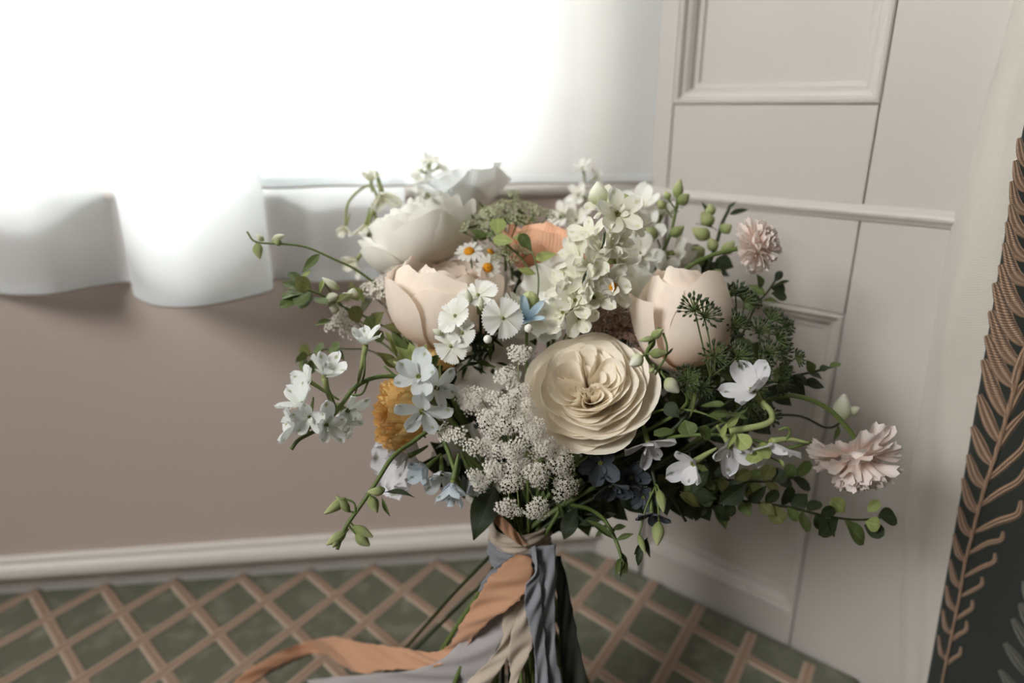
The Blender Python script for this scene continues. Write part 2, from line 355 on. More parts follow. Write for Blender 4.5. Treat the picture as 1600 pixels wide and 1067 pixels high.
for fam in (1, -1):
    dv = Vector((HS * fam, HN)); L = dv.length; dv /= L; nv = Vector((-dv.y, dv.x))
    for k in range(-26, 40):
        o = Vector((NOD[0] + 2 * HS * k, NOD[1])); pts = []
        for q in range(-40, 60):
            c2 = o + dv * L * q * 0.5
            c3 = wp(c2.x, c2.y, 0)
            ok = c2.y > 0.008 and inside(c3)
            pts.append((c2, ok))
        run = [c2 for c2, ok in pts if ok]
        if len(run) < 3: continue
        run.insert(0, run[0] - dv * (min(0.006, run[0].y - 0.006)))
        hw = 0.0068; z = 0.0008 if fam > 0 else 0.0014; m = MB(); rows = []
        for c2 in run:
            rows.append([wp(c2.x + nv.x * hw * e, c2.y + nv.y * hw * e, z + dz) for e, dz in ((-1, -.0008), (-.9, .0004), (-.3, 0.0006), (0, 0.0002), (.3, 0.0006), (.9, .0004), (1, -.0008))])
        add('trellis_band', m.grid(rows).mesh('trellis_band', M_BAND), cush)

# ------------------------------------------------------------------ sheer curtains
def curtain(name, label, plan, z0, z1, mat, hemmat, hem_h, flare=0.0):
    pl = crom(plan, 8); rows = []
    cx = sum((p for p in pl), Vector()) / len(pl); nz = 26
    for i in range(nz + 1):
        t = i / nz; z = z0 + (z1 - z0) * t
        rows.append([Vector((p.x, p.y, z)) + (cx - p) * flare * t + Vector((0.004 * math.sin(7 * t + j * 0.2), 0.005 * math.sin(5 * t + j * 0.31), 0)) * t for j, p in enumerate(pl)])
    root = thing(name, label, 'curtain', Vector((cx.x, cx.y, z0)))
    add('sheer_cloth', MB().grid(rows).mesh('sheer_cloth', mat), root)
    off = Vector((0, -0.0012, 0))
    hr = [[Vector((p.x, p.y, z)) + off * (0 if z in (z0,) else 1) for p in pl] for z in (z0 + hem_h, z0 + hem_h * 0.6, z0 + hem_h * 0.2, z0 - 0.0006)]
    add('hem', MB().grid(hr).mesh('hem', hemmat), root)
    edge = MB().tube([Vector((p.x, p.y - 0.0006, z0 - 0.0004)) for p in pl], 0.0011, 5)
    add('hem_edge', edge.mesh('hem_edge', M_HEMEDGE), root)
    return root
M_HEMEDGE = fabric('hem_fold', (0.30, 0.25, 0.21, 1), 900, 0.0)
HZ = 0.41
lp = [onz(a, b2, HZ) for a, b2 in ((-330, 440), (-240, 432), (-150, 446), (-60, 448), (10, 459), (80, 459), (150, 447), (205, 441), (211, 462), (245, 477), (300, 479), (360, 470), (420, 455), (427, 446), (424, 438), (450, 436), (500, 441), (550, 438), (600, 437), (640, 436))]
curtain('sheer_curtain', 'white sheer voile curtain with deep folds hanging lower, at the left', lp, HZ, 1.95, M_SHEERL, M_HEM, 0.012, 0.03)
rp2 = [wp(-0.40 + 0.0235 * k, 0.036 + 0.005 * math.sin(k * 1.35) + 0.003 * math.sin(k * 0.7 + 1), 0) for k in range(0, 20)]
rp2.append(wp(0.066, 0.034, 0))
curtain('sheer_curtain', 'white sheer voile panel reaching the sill, beside the panelled wall', rp2, SILL + 0.006, 1.95, M_SHEER, M_HEM, 0.010)

# ------------------------------------------------------------------ lined drape with embroidery
drape = thing('lined_drape', 'heavy dark green drape with cream lining and embroidered bronze leaf sprays', 'curtain', Vector((0.45, 0.55, -0.4)))
def lerp_tab(tab, z):
    tab = sorted(tab)
    if z <= tab[0][0]: return tab[0][1]
    for (a, x), (b2, y) in zip(tab, tab[1:]):
        if z <= b2: return x + (y - x) * (z - a) / (b2 - a)
    return tab[-1][1]
E0x = [(-.45, .440), (0.015, .417), (0.12, .402), (0.25, .391), (.50, .3845), (.68, .392), (2.1, .42)]; E0y = [(-.45, .56), (0.015, .568), (0.25, .589), (.5, .595), (.68, .588), (2.1, .57)]
E1x = [(-.45, .44), (.055, .417), (.318, .401), (.578, .383), (2.1, .36)]; EY = 0.53
zs = [-.43 + (2.1 + .43) * i / 60 for i in range(61)]
rows = []
for z in zs:
    a = Vector((lerp_tab(E0x, z), lerp_tab(E0y, z), z)); c = Vector((lerp_tab(E1x, z), EY, z)); row = [a + Vector((.012, .004, 0)), a + Vector((.004, .003, 0))]
    for i in range(11):
        t = i / 10; p = a.lerp(c, t); p += Vector((-0.007 * math.sin(math.pi * t) - (.0045 * math.sin(11 * z + 5 * t + 1) + .003 * math.sin(23 * z - 4 * t)) * math.sin(math.pi * t) ** 2, -.003 * math.sin(math.pi * t), 0)); row.append(p)
    row[2:3] = [row[2] + Vector((.0006, .0006, 0))]
    rows.append(row)
add('lining', MB().grid(rows).mesh('lining', M_LINING), drape)
FACE_N = Vector((0.10, 1, 0)).normalized()
def face_pt(z, t):
    c = Vector((lerp_tab(E1x, z), EY, z)); return c + Vector((t, -0.10 * t - 0.008 * math.sin(t * 26) ** 2, 0))
rows = []
for z in zs:
    c = face_pt(z, 0)
    rows.append([c + Vector((-.001, .0015, 0)), c + Vector((-.0012, -.0008, 0))] + [face_pt(z, t) + Vector((0, -.0014, 0)) for t in (.003, .01, .02, .03, .04, .05, .065, .08, .095, .11, .125, .14, .16, .2, .26, .34)])
add('drape_face', MB().grid(rows).mesh('drape_face', M_DRAPE), drape)
def thread(name, a, b2):
    t = NT(name); u, v = t.uv(); st = t.math('SINE', t.math('ADD', t.math('MULTIPLY', v, 150), t.math('MULTIPLY', u, 25))); groove = t.math('SINE', t.math('MULTIPLY', u, 19))
    c = t.mix(t.ramp(st, -1, 1), a, b2); c = t.mix(t.math('MULTIPLY', t.ramp(groove, 0.2, 1.0), 0.55), c, (a[0] * .35, a[1] * .35, a[2] * .35, 1))
    return t.bsdf(c, 0.42, 0.4, t.bump(t.math('ADD', st, t.math('MULTIPLY', groove, -2.0)), 0.6, 0.0008), sheen=0.2)
M_GOLD = thread('bronze_thread', srgb(146, 112, 86), srgb(206, 172, 142)); M_GREY = thread('silver_thread', srgb(92, 92, 80), srgb(138, 138, 122))
def fhit(px, py):                 # point on the drape face under a photo position
    p = hit(px, py, Vector((0.40, EY, 0)), Vector((0.1, 1, 0)).normalized())
    for _ in range(4):
        z = p.z; t = p.x - lerp_tab(E1x, z); q = face_pt(z, max(0.001, t)); d = (q - CAM); r = ray(px, py); p = CAM + r * (q.y / r.y)
    return p + Vector((0, -.0015, 0))
def emb_leaf(pts, wpx, m):
    c = crom([fhit(*p) for p in pts], 7); nn = Vector((-.1, -1, 0)).normalized(); rows = []; k = len(c) - 1
    for i, p in enumerate(c):
        t = i / k; tg = (c[min(i + 1, k)] - c[max(i - 1, 0)]).normalized(); sd = tg.cross(nn).normalized(); hw = wpx / F * 0.55 * 0.50 * (0.12 + 0.88 * math.sin(math.pi * min(1, t ** 0.75 * 0.93)) ** 0.8)
        rows.append([p + sd * hw * e + nn * (0.0013 * (1 - e * e) * (0.4 + 0.6 * math.sin(math.pi * t))) for e in (-1, -.8, -.45, 0, .45, .8, 1)])
    return add('embroidered_leaf', MB().grid(rows).mesh('embroidered_leaf', m), drape)
SPATH = [(1622, 470), (1600, 545), (1579, 617), (1568, 657), (1553, 709), (1538, 753), (1527, 792), (1516, 836), (1505, 880), (1498, 924), (1485, 989), (1470, 1064), (1466, 1100)]
sp = crom([fhit(*p) for p in SPATH], 5)
add('embroidered_stem', MB().tube([p + Vector((0, -.0008, 0)) for p in sp], [0.0019, 0.0012], 6).mesh('embroidered_stem', M_GOLD), drape)
for pts, wpx in (   # leaves on the window side of the stem, top to bottom
    (((1602, 262), (1594, 240), (1590, 215)), 14), (((1604, 300), (1590, 282), (1584, 250)), 15), (((1606, 335), (1586, 318), (1579, 282)), 16), (((1606, 372), (1586, 350), (1577, 318)), 17),
    (((1606, 408), (1584, 388), (1572, 345)), 19), (((1606, 445), (1582, 425), (1568, 378)), 21), (((1602, 495), (1578, 462), (1562, 412)), 24), (((1598, 540), (1572, 500), (1553, 440)), 26),
    (((1592, 572), (1566, 540), (1546, 484)), 25), (((1584, 605), (1560, 572), (1540, 522)), 25), (((1572, 652), (1552, 610), (1535, 560)), 25),
    (((1560, 690), (1543, 655), (1528, 615)), 22), (((1549, 726), (1533, 700), (1518, 664)), 21), (((1538, 762), (1522, 742), (1511, 708)), 19), (((1527, 800), (1513, 782), (1503, 745)), 17),
    (((1517, 838), (1504, 820), (1497, 790)), 15), (((1508, 876), (1496, 862), (1489, 832)), 13), (((1500, 918), (1489, 902), (1483, 872)), 12), (((1494, 955), (1482, 940), (1477, 912)), 11), (((1487, 990), (1476, 978), (1472, 950)), 10), (((1479, 1030), (1469, 1018), (1465, 990)), 9)):
    emb_leaf(pts, wpx, M_GOLD)
for pts, wpx in (   # curling leaves on the room side
    (((1580, 612), (1592, 570), (1606, 530)), 18), (((1570, 655), (1586, 618), (1604, 590)), 18), (((1553, 708), (1574, 672), (1602, 640)), 17), (((1538, 752), (1566, 728), (1596, 700), (1604, 676)), 15),
    (((1529, 790), (1560, 768), (1590, 750), (1606, 722)), 16), (((1518, 832), (1556, 814), (1588, 802), (1594, 780)), 17), (((1508, 866), (1540, 848), (1562, 842), (1566, 828)), 13), (((1501, 902), (1530, 886), (1551, 876), (1553, 862)), 12),
    (((1496, 932), (1516, 922), (1532, 912), (1533, 899)), 11), (((1489, 968), (1504, 958), (1517, 948), (1518, 935)), 11), (((1482, 1002), (1496, 990), (1508, 982), (1509, 968)), 11), (((1474, 1040), (1487, 1028), (1498, 1020), (1500, 1008)), 10)):
    emb_leaf(pts, wpx, M_GOLD)
for pts, wpx in ((((1612, 950), (1604, 925), (1598, 905)), 18), (((1612, 985), (1602, 962), (1592, 940)), 19), (((1612, 1020), (1596, 992), (1580, 964)), 19), (((1608, 1058), (1588, 1030), (1568, 1002)), 20), (((1600, 1100), (1580, 1072), (1560, 1044)), 20)):
    emb_leaf(pts, wpx, M_GREY)

# ================================================================== THE BOUQUET
BX = P(812, 850, 0.575)           # where the ribbon binds the stems
CREAM = petal_mat('cream_rose_petal', srgb(246, 212, 144), srgb(255, 248, 234), None, 0.30, vein=0.03, hi=0.34)
BLUSH = petal_mat('blush_petal', srgb(240, 200, 160), srgb(251, 239, 226), None, 0.30, hi=0.65, vein=.008)
PEACH = petal_mat('peach_petal', srgb(236, 158, 112), srgb(250, 204, 172), None, 0.3, hi=.6)
ORANGE = petal_mat('apricot_petal', srgb(248, 182, 88), srgb(255, 222, 150), None, 0.3, hi=.45)
RANW = petal_mat('ranunculus_white_petal', srgb(234, 226, 208), srgb(249, 247, 241), None, 0.3, vein=0.0)
POPPY = petal_mat('poppy_petal', srgb(222, 225, 218), srgb(238, 240, 239), None, 0.2)
WHITE = petal_mat('white_petal', srgb(232, 230, 212), srgb(248, 247, 243), None, 0.32)
WARMW = petal_mat('warm_white_petal', srgb(226, 226, 190), srgb(247, 244, 234), srgb(214, 216, 168), 0.3)
FROST = petal_mat('frosted_white_petal', srgb(226, 232, 222), srgb(246, 247, 246), srgb(158, 164, 96), 0.34)
ICE = petal_mat('ice_blue_petal', srgb(236, 236, 232), srgb(228, 233, 236), srgb(158, 164, 108), 0.34)
BLUE = petal_mat('pale_blue_petal', srgb(196, 210, 222), srgb(212, 221, 228), srgb(110, 140, 110), 0.3)
TWEED = petal_mat('sky_blue_petal', srgb(150, 182, 204), srgb(188, 208, 220), None, 0.3)
LILAC = petal_mat('lilac_white_petal', srgb(234, 232, 230), srgb(228, 227, 231), srgb(120, 124, 96), 0.3)
SHADED = petal_mat('shaded_white_petal', srgb(52, 56, 60), srgb(72, 78, 84), None, 0.12)  # pale florets coloured dark: the shadow under the rose is in the petals
GREYW = petal_mat('soft_white_petal', srgb(216, 208, 196), srgb(238, 234, 226), None, 0.34, vein=0.01)
PINK = petal_mat('pale_pink_petal', srgb(240, 216, 202), srgb(250, 240, 234), None, 0.32)
LEAFD = leaf_mat('dark_leaf', srgb(34, 43, 26), srgb(58, 70, 40)); LEAFM = leaf_mat('mid_green_leaf', srgb(70, 86, 46), srgb(112, 126, 72), 0.25)
LEAFL = leaf_mat('pale_green_leaf', srgb(140, 156, 84), srgb(186, 196, 130), 0.35); LEAFO = leaf_mat('olive_leaf', srgb(78, 82, 44), srgb(124, 126, 72), 0.25)
STEMG = plain('green_stem', srgb(96, 112, 58), 0.5, 0.35, 0.2, 120); STEMD = plain('dark_green_stem', srgb(46, 56, 30), 0.5, 0.35, 0.2, 120); STEML = plain('pale_green_stem', srgb(156, 164, 108), 0.5, 0.3, 0.2, 120, 0.15)
BUDG = petal_mat('green_bud_skin', srgb(128, 144, 78), srgb(190, 196, 140), None, 0.2, vein=0.4, nv=6); BUDW = petal_mat('white_bud_skin', srgb(182, 190, 134), srgb(240, 238, 222), None, 0.25, nv=6)
LACE = plain('lace_floret', srgb(240, 234, 224), 0.7, 0.2, 0.06, 400, 0.2); LACEG = plain('green_lace_floret', srgb(196, 200, 164), 0.7, 0.2, 0.2, 300, 0.2)
SEED = plain('dark_green_seed', srgb(58, 72, 42), 0.5, 0.4, 0.3, 200); RAYG = plain('seed_ray', srgb(104, 120, 70), 0.5, 0.3, 0.2, 200)
DARA = plain('dusky_pink_floret', srgb(184, 152, 138), 0.75, 0.2, 0.5, 260); DARAD = plain('brown_lace_ray', srgb(74, 52, 44), 0.7, 0.2, 0.2, 200)
YOLK = plain('daisy_yellow', srgb(222, 150, 32), 0.7, 0.2, 0.3, 900, 0, 0.8); EYE = plain('flower_eye', srgb(132, 134, 72), 0.6, 0.3, 0.3, 300); PEARL = plain('pearl_white_bud', srgb(240, 236, 226), 0.25, 0.5, 0.05)
GRP = 'flowers and foliage of the bridal bouquet'

# ---- petal meshes (local: +Z is the flower axis, petal lies along +X)
def cup_petal(m, curve, hw, tw=0.0, curl=0.0, ruf=0.0, point=0.0, notch=0.0, seed=0, nu=10, nv=9, base=0.35, kx=3.0, wr=1.0):
    """petal wrapped about the axis; curve = bezier of (radius, height), hw = half width in metres at its widest"""
    R = random.Random(seed); ph = R.uniform(0, 6.28); ph2 = R.uniform(0, 6.28); rows = []
    for i in range(nv + 1):
        v = i / nv; r, z = bez(curve, v); r2, z2 = bez(curve, min(1, v + .02)); r1, z1 = bez(curve, max(0, v - .02))
        tx, tz = r2 - r1, z2 - z1; L = math.hypot(tx, tz) or 1; nx, nz = tz / L, -tx / L        # outward normal in section
        wv = hw * (base + (1 - base) * math.sin(min(1, v * 1.25) * math.pi / 2)) * (1 - (0.18 + 0.5 * point) * max(0, v - 0.72) / 0.28 * max(0, v - .72) / .28)
        row = []
        for j in range(nu + 1):
            u = -1 + 2 * j / nu; rad = max(r, 0.004); a = u * wv / max(rad, hw * 0.42) * wr; bend = 1.0
            edge = 1 - ((0.12 + 0.3 * point) * abs(u) ** 3.0 - 0.03 * math.sin(u * 3.1 + ph) - .015 * math.sin(u * 8 + ph2)) * v ** 2 - notch * max(0, 1 - abs(u) * 5) * v ** 3
            rr = r; zz = z
            back = (1 - edge); rb, zb = bez(curve, max(0, v - back * v)); rr, zz = rb, zb
            o = curl * v ** 5 * (0.6 + 0.4 * math.cos(u * 2 + ph)) + ruf * v ** 4 * math.sin(kx * u * math.pi + ph) + ruf * .5 * v ** 5 * math.sin(kx * 2.3 * u * math.pi + ph2) + tw * u * v + 0.0012 * v * math.sin(u * 4 + ph2)
            rr += nx * o; zz += nz * o - abs(curl) * 0.3 * v ** 6
            row.append((rr * math.cos(a), rr * math.sin(a), zz))
        rows.append(row)
    return MB().grid(rows).mesh('petal', m)
def flat_petal(m, L, W, cup=0.15, arch=0.3, tip=0.6, wave=0.0, fringe=0.0, seed=0, nu=6, nv=8, lift=0.25, narrow=0.25, notch=0.0):
    """petal growing outward along +X from the axis, raised by lift, arching by arch"""
    R = random.Random(seed); ph = R.uniform(0, 6.28); rows = []
    for i in range(nv + 1):
        v = i / nv; a = lift - arch * v; x = L * v * math.cos(a * .5 + lift * .5); z = L * v * math.sin(lift) - L * arch * 0.5 * v * v
        wv = W * 0.5 * (narrow + (1 - narrow) * math.sin(min(1, v / tip) * math.pi / 2)) * (math.sqrt(max(0.0, 1 - max(0, (v - tip) / (1 - tip)) ** 2.2)) * 0.94 + 0.06)
        if fringe: wv = W * 0.5 * (narrow + (1 - narrow) * v ** 0.8)
        row = []
        for j in range(nu + 1):
            u = -1 + 2 * j / nu; y = u * wv
            dx = 0.0
            if fringe: dx = L * (-0.16 * u * u * v + fringe * v ** 4 * (1 if j % 2 else -1))
            if notch: dx -= L * notch * max(0, 1 - abs(u) * 2.5) * v ** 4
            row.append((x + dx, y, z + cup * W * (u * u) * (0.3 + 0.7 * v) + wave * v * math.sin(u * 5 + ph + v * 2)))
        rows.append(row)
    return MB().grid(rows).mesh('petal', m)
CACHE = {}
def variants(key, fn, n=4):
    if key not in CACHE: CACHE[key] = [fn(i) for i in range(n)]
    return CACHE[key]
def rz(a): return Matrix.Rotation(a, 4, 'Z')
def ry(a): return Matrix.Rotation(a, 4, 'Y')

def bottom(hd, k=1.0):
    d = Vector((BX.x - hd.x, BX.y - hd.y, 0)); L = d.length
    if hd.x > BX.x + .16: return BX + Vector((rnd.uniform(-.17, -.12), rnd.uniform(.07, .12), .003 - BX.z))
    if L > 1e-4: d = d / L * min(0.135, 0.06 + L * 0.45) * k
    return Vector((BX.x + d.x + rnd.uniform(-.02, .02), BX.y + d.y + rnd.uniform(-.02, .02), 0.003))
def stem(root, hd, dirn, r=0.0016, m=None, low=True, name='stem'):
    """stalk from below a flower head through the ribbon to its cut end on the seat"""
    a = rnd.uniform(0, 6.28); q = 0.019 * math.sqrt(rnd.random()); off = BX + Vector((q * math.cos(a), q * math.sin(a), 0))
    L = (hd - off).length; p1 = hd - Vector(dirn) * L * 0.33; p2 = off + Vector(((hd.x - off.x) * .18, (hd.y - off.y) * .18, L * 0.25))
    pts = []
    for i in range(11):
        t = i / 10; pts.append(hd * (1 - t) ** 3 + p1 * 3 * t * (1 - t) ** 2 + p2 * 3 * t * t * (1 - t) + off * t ** 3)
    if low:
        e = bottom(hd); pts += [off.lerp(e, .33) + Vector((0, 0, .004)), off.lerp(e, .66) + Vector((0, 0, .003)), e]
    return add(name, MB().tube(pts, r, 6).mesh(name, m or STEMG), root)

def bud_mesh(m, L, W, seed=0):
    R = random.Random(seed); rows = []
    for i in range(8):
        t = i / 7; r = W * 0.5 * (math.sin(math.pi * (0.06 + 0.90 * t ** 0.85)) ** 0.8) * (1 + 0.1 * math.sin(t * 5)); row = []
        for k in range(9):
            a = 2 * math.pi * k / 9; rr = r * (1 + 0.10 * math.cos(3 * a + t)); row.append((rr * math.cos(a) + L * .08 * math.sin(t * 2), rr * math.sin(a), L * t))
        rows.append(row)
    return MB().grid(rows, True).mesh('bud', m)
def bud(root, a, b2, wpx, m, d=0.5, name='bud', stalk=None):
    """bud lying from point a (base) to b2 (tip)"""
    v = b2 - a; key = ('bud', m.name, rnd.randrange(3)); ms = variants(key, lambda i: bud_mesh(m, 1.0, 1.0, i), 1)
    M = frame(v, a, rnd.uniform(0, 6)) @ Matrix.Diagonal((wpx * d / F, wpx * d / F, v.length, 1)); o = add(name, ms[0], root, M)
    if stalk is not None:
        mid = (a + stalk) / 2 - v.normalized() * v.length * .15; add('stalk', MB().tube(crom([stalk, mid, a + v * .05], 4), 0.0008, 5).mesh('stalk', STEMG), root)
    return o

def leaf_mesh(m, seed, tip=0.45, fold=0.25, curl=0.25, narrow=0.12, pointed=1.0, notch=0.0):
    R = random.Random(seed); rows = []; nv, nu = 9, 6; ph = R.uniform(0, 6)
    for i in range(nv + 1):
        v = i / nv
        w_ = (math.sin(math.pi * v ** (0.75 if tip < .5 else 1.1)) ** (0.8 if pointed < 1 else 1.0)) if pointed > 0 else (math.sin(min(1, v / .55) * math.pi / 2) if v < .55 else math.sqrt(max(0.0, 1 - ((v - .55) / .45) ** 2.4)))
        w_ = max(w_, 0.03); row = []
        for j in range(nu + 1):
            u = -1 + 2 * j / nu; dx = -notch * max(0, 1 - abs(u) * 2.2) * v ** 5
            row.append((v + dx, u * w_ * 0.5, fold * abs(u) * w_ * 0.5 - curl * v * v + 0.03 * math.sin(v * 9 + ph + u * 2)))
        rows.append(row)
    return MB().grid(rows).mesh('leaf', m)
def leaf(root, base, tip, wpx, m, kind='oval', d=0.55, roll=None, facing=None, name='leaf'):
    k = {'oval': dict(pointed=1.0), 'lance': dict(pointed=1.0, tip=.6, fold=.35), 'round': dict(pointed=0, fold=.12, curl=.08), 'notch': dict(pointed=0, fold=.18, curl=.1, notch=.16)}[kind]
    ms = variants(('leaf', m.name, kind), lambda i: leaf_mesh(m, i * 7 + 1, **k), 3); v = tip - base; L = v.length; x = v / L
    f = Vector(facing) if facing is not None else D(rnd.uniform(-.6, .6), rnd.uniform(0, .9), rnd.uniform(.3, 1))
    y = f.cross(x); y = y.normalized() if y.length > 1e-3 else x.orthogonal().normalized(); z = x.cross(y)
    if roll: q = Matrix.Rotation(roll, 3, x); y = q @ y; z = q @ z
    wd_ = wpx * d / F; M = Matrix(((x.x * L, y.x * wd_, z.x * L * .6, base.x), (x.y * L, y.y * wd_, z.y * L * .6, base.y), (x.z * L, y.z * wd_, z.z * L * .6, base.z), (0, 0, 0, 1)))
    return add(name, rnd.choice(ms), root, M)

# ---- whole flowers
def rings(root, spec, m, loc, n, sc=1.0, key='', roll=0.0, name='petal', jit=0.10):
    """spec rows: (count, curve, half width, twist, curl, ruffle, extra)"""
    M0 = frame(n, loc, roll, sc)
    for ri, (cnt, curve, hw, tw, curl, ruf, ex) in enumerate(spec):
        ms = variants((key, ri, m.name), lambda i: cup_petal(m, curve, hw, tw, curl, ruf, seed=i * 13 + ri, **ex), 3); a0 = rnd.uniform(0, 6.28)
        for i in range(cnt):
            M = M0 @ rz(a0 + 2 * math.pi * i / cnt + rnd.uniform(-.09, .09)) @ ry(rnd.uniform(-jit, jit)) @ Matrix.Scale(rnd.uniform(.95, 1.05), 4)
            add(name, rnd.choice(ms), root, M)
    return M0
def calyx(root, M0, r, m=STEMG, n=5, L=0.018, lift=-0.3):
    ms = variants(('sepal', m.name), lambda i: flat_petal(LEAFM, 1.0, 0.32, .2, .4, .35, lift=0.1, seed=i), 2)
    for i in range(n): add('sepal', ms[i % 2], root, M0 @ rz(2 * math.pi * i / n + .3) @ ry(lift) @ Matrix.Scale(L, 4))
    add('receptacle', MB().ball(M0 @ Vector((0, 0, -r * .4)), r, 8, 6).mesh('receptacle', m), root)

def garden_rose():
    c = P(917, 603, 0.508); n = D(-0.22, 0.62, 1.0); root = thing('garden_rose', 'large open cream garden rose with a quartered centre, biggest bloom in the bouquet', 'rose', c, GRP)
    base = c - n * 0.020; R = 0.0465
    E = dict(nu=16, nv=10, kx=1.6); spec = [
        (5, [(.006, -.012), (.034, -.012), (.048, .004), (.0505, .015)], .064, .005, .0045, .0008, E), (5, [(.006, -.007), (.028, -.006), (.041, .008), (.0470, .021)], .058, .005, .0042, .0008, E),
        (5, [(.006, -.004), (.024, -.001), (.035, .012), (.0420, .0265)], .052, .004, .0036, .0007, E), (5, [(.006, -.001), (.021, .003), (.030, .016), (.0372, .0310)], .046, .0035, .0032, .0007, E),
        (4, [(.005, .001), (.018, .006), (.026, .019), (.0325, .0338)], .044, .003, .0026, .0006, E), (4, [(.005, .003), (.016, .009), (.022, .021), (.0285, .0350)], .038, .003, .002, .0006, E)]
    M0 = rings(root, spec, CREAM, base, n, 0.925, 'rose', jit=.06)
    # folded inner petals: nested loops in five unequal quarters around a hollow centre
    quarters = [(1.55, .36, .0272, 3), (2.65, .66, .0275, 3), (3.95, .66, .0275, 4), (5.25, .64, .0272, 4), (0.35, .66, .0275, 3)]
    for qi, (a0, ha, ra, nk) in enumerate(quarters):
        for k in range(nk):
            apex = ra - 0.0072 * k + rnd.uniform(-.0008, .0008); h0 = ha * (1 - 0.17 * k); ph = rnd.uniform(0, 6); top = .0348 - .0012 * k + rnd.uniform(-.001, .001); rows = []; nt = 22; sk = rnd.uniform(-.12, .12)
            for iv in range(8):
                v = iv / 7; row = []
                for it in range(nt + 1):
                    t = -1 + 2 * it / nt; rr = apex * (1 - abs(t) ** 2.6) + (0.0040 + .0010 * k) * abs(t) ** 2.6; an = a0 + sk * v + h0 * math.sin(math.pi * t * 0.60) * (1 - .25 * max(0, abs(t) - .75) / .25)
                    rr *= 0.42 + 0.58 * v ** 0.9; rr += .0005 * v * v * math.sin(3 * t + ph) + .0034 * v ** 4 * (1 - t * t); dip = .0085 * (1 - min(1, rr / .03)) ** 1.3
                    row.append((rr * math.cos(an), rr * math.sin(an), .004 + (top - dip - .004) * v + .0009 * v ** 2 * math.sin(2.6 * t + ph)))
                rows.append(row)
            add('petal', MB().grid(rows).mesh('petal', CREAM), root, M0)
    # small crumpled petaloids spilling below the hollow
    for k in range(10):
        a = 4.9 + rnd.uniform(-.7, .7); r = rnd.uniform(.005, .014); ph = rnd.uniform(0, 6); rows = []
        for iv in range(6):
            v = iv / 5; row = []
            for it in range(11):
                t = -1 + 2 * it / 10; row.append((r + .0014 * math.sin(4 * t + ph) * v + .0016 * v, .0050 * t, .012 + v * (.0195 + .0020 * math.sin(3 * t + ph))))
            rows.append(row)
        add('petal', MB().grid(rows).mesh('petal', CREAM), root, M0 @ rz(a))
    calyx(root, frame(n, base - n * .012, 0), .008, STEMG, 5, .03, .5); stem(root, base - n * .014, n, .0026)
garden_rose()

def cup_flower(name, label, cat, c, n, spec, m, key, sc=1.0, roll=0.0, sr=0.0022, jit=.06, cal=True):
    root = thing(name, label, cat, c, GRP); M0 = rings(root, spec, m, c, n, sc, key, roll, jit=jit)
    if cal: calyx(root, frame(n, c - n * .002 * sc, 0), .006, STEMG, 5, .02, .35)
    stem(root, c - Vector(n) * .004, n, sr); return root, M0
E = dict(nu=12, nv=10)
PEONY = [(4, [(.004, 0), (.046, .000), (.058, .034), (.054, .060)], .050, .004, .005, .0012, E), (4, [(.004, .002), (.044, .004), (.054, .042), (.042, .068)], .046, .004, .003, .0012, E),
         (5, [(.004, .004), (.040, .010), (.048, .046), (.030, .071)], .038, .003, .001, .0012, E), (5, [(.004, .006), (.034, .012), (.040, .046), (.020, .070)], .030, .003, -.001, .0012, E), (5, [(.003, .008), (.024, .016), (.030, .046), (.010, .066)], .022, .002, -.002, .001, E)]
cup_flower('blush_rose', 'large blush cup shaped rose beside the white ruffled bloom, upper left', 'rose', P(684, 542, .575), D(.14, 1, .22), PEONY, BLUSH, 'peony', .95, .9)
BUDROSE = [(3, [(.004, 0), (.036, .002), (.048, .036), (.027, .074)], .050, .006, .007, .0014, E), (3, [(.004, .002), (.032, .008), (.044, .05), (.014, .084)], .044, .006, .004, .0014, E), (3, [(.004, .004), (.028, .010), (.034, .05), (.008, .085)], .034, .005, .002, .001, E), (3, [(.003, .006), (.02, .014), (.022, .05), (.004, .082)], .022, .003, 0, .001, E)]
cup_flower('blush_rose', 'half open peach pink rose bud behind the dark seed umbels', 'rose', P(1085, 572, .535), D(-.30, 1, .16), BUDROSE, BLUSH, 'budrose', .88, .7)
RUF = dict(nu=16, nv=9, kx=4.0)
RU2 = dict(nu=16, nv=9, kx=1.7)
RAN = [(5, [(.004, 0), (.046, -.004), (.054, .022), (.051, .041)], .046, .003, .004, .0016, RU2), (5, [(.004, .002), (.042, .002), (.050, .026), (.046, .046)], .040, .003, .004, .0018, RU2), (6, [(.004, .003), (.037, .006), (.046, .030), (.041, .050)], .031, .002, .004, .0022, RUF),
       (7, [(.004, .004), (.033, .010), (.042, .032), (.036, .053)], .027, .002, .003, .002, RUF), (7, [(.004, .005), (.028, .012), (.036, .034), (.029, .055)], .023, .002, .003, .002, RUF), (7, [(.004, .006), (.022, .014), (.029, .036), (.021, .056)], .019, .002, .002, .0018, RUF), (6, [(.003, .007), (.016, .016), (.021, .038), (.012, .056)], .014, .002, .001, .0016, RUF)]
cup_flower('ranunculus', 'full white ruffled ranunculus facing the window, left of the top', 'ranunculus', P(676, 415, .615), D(-.42, .9, .10), RAN, RANW, 'ran', .98)
PK = dict(nu=18, nv=10, kx=2.2, base=.22)
POP = [(3, [(.003, 0), (.018, .004), (.034, .020), (.045, .043)], .042, .004, .004, .0030, PK), (3, [(.003, .001), (.014, .008), (.026, .024), (.035, .046)], .036, .004, .003, .0030, PK)]
r_, M0_ = cup_flower('poppy', 'translucent white poppy with crinkled petals standing up against the window', 'poppy', P(736, 336, .67), D(-.16, 1, .30), POP, POPPY, 'pop', .95)
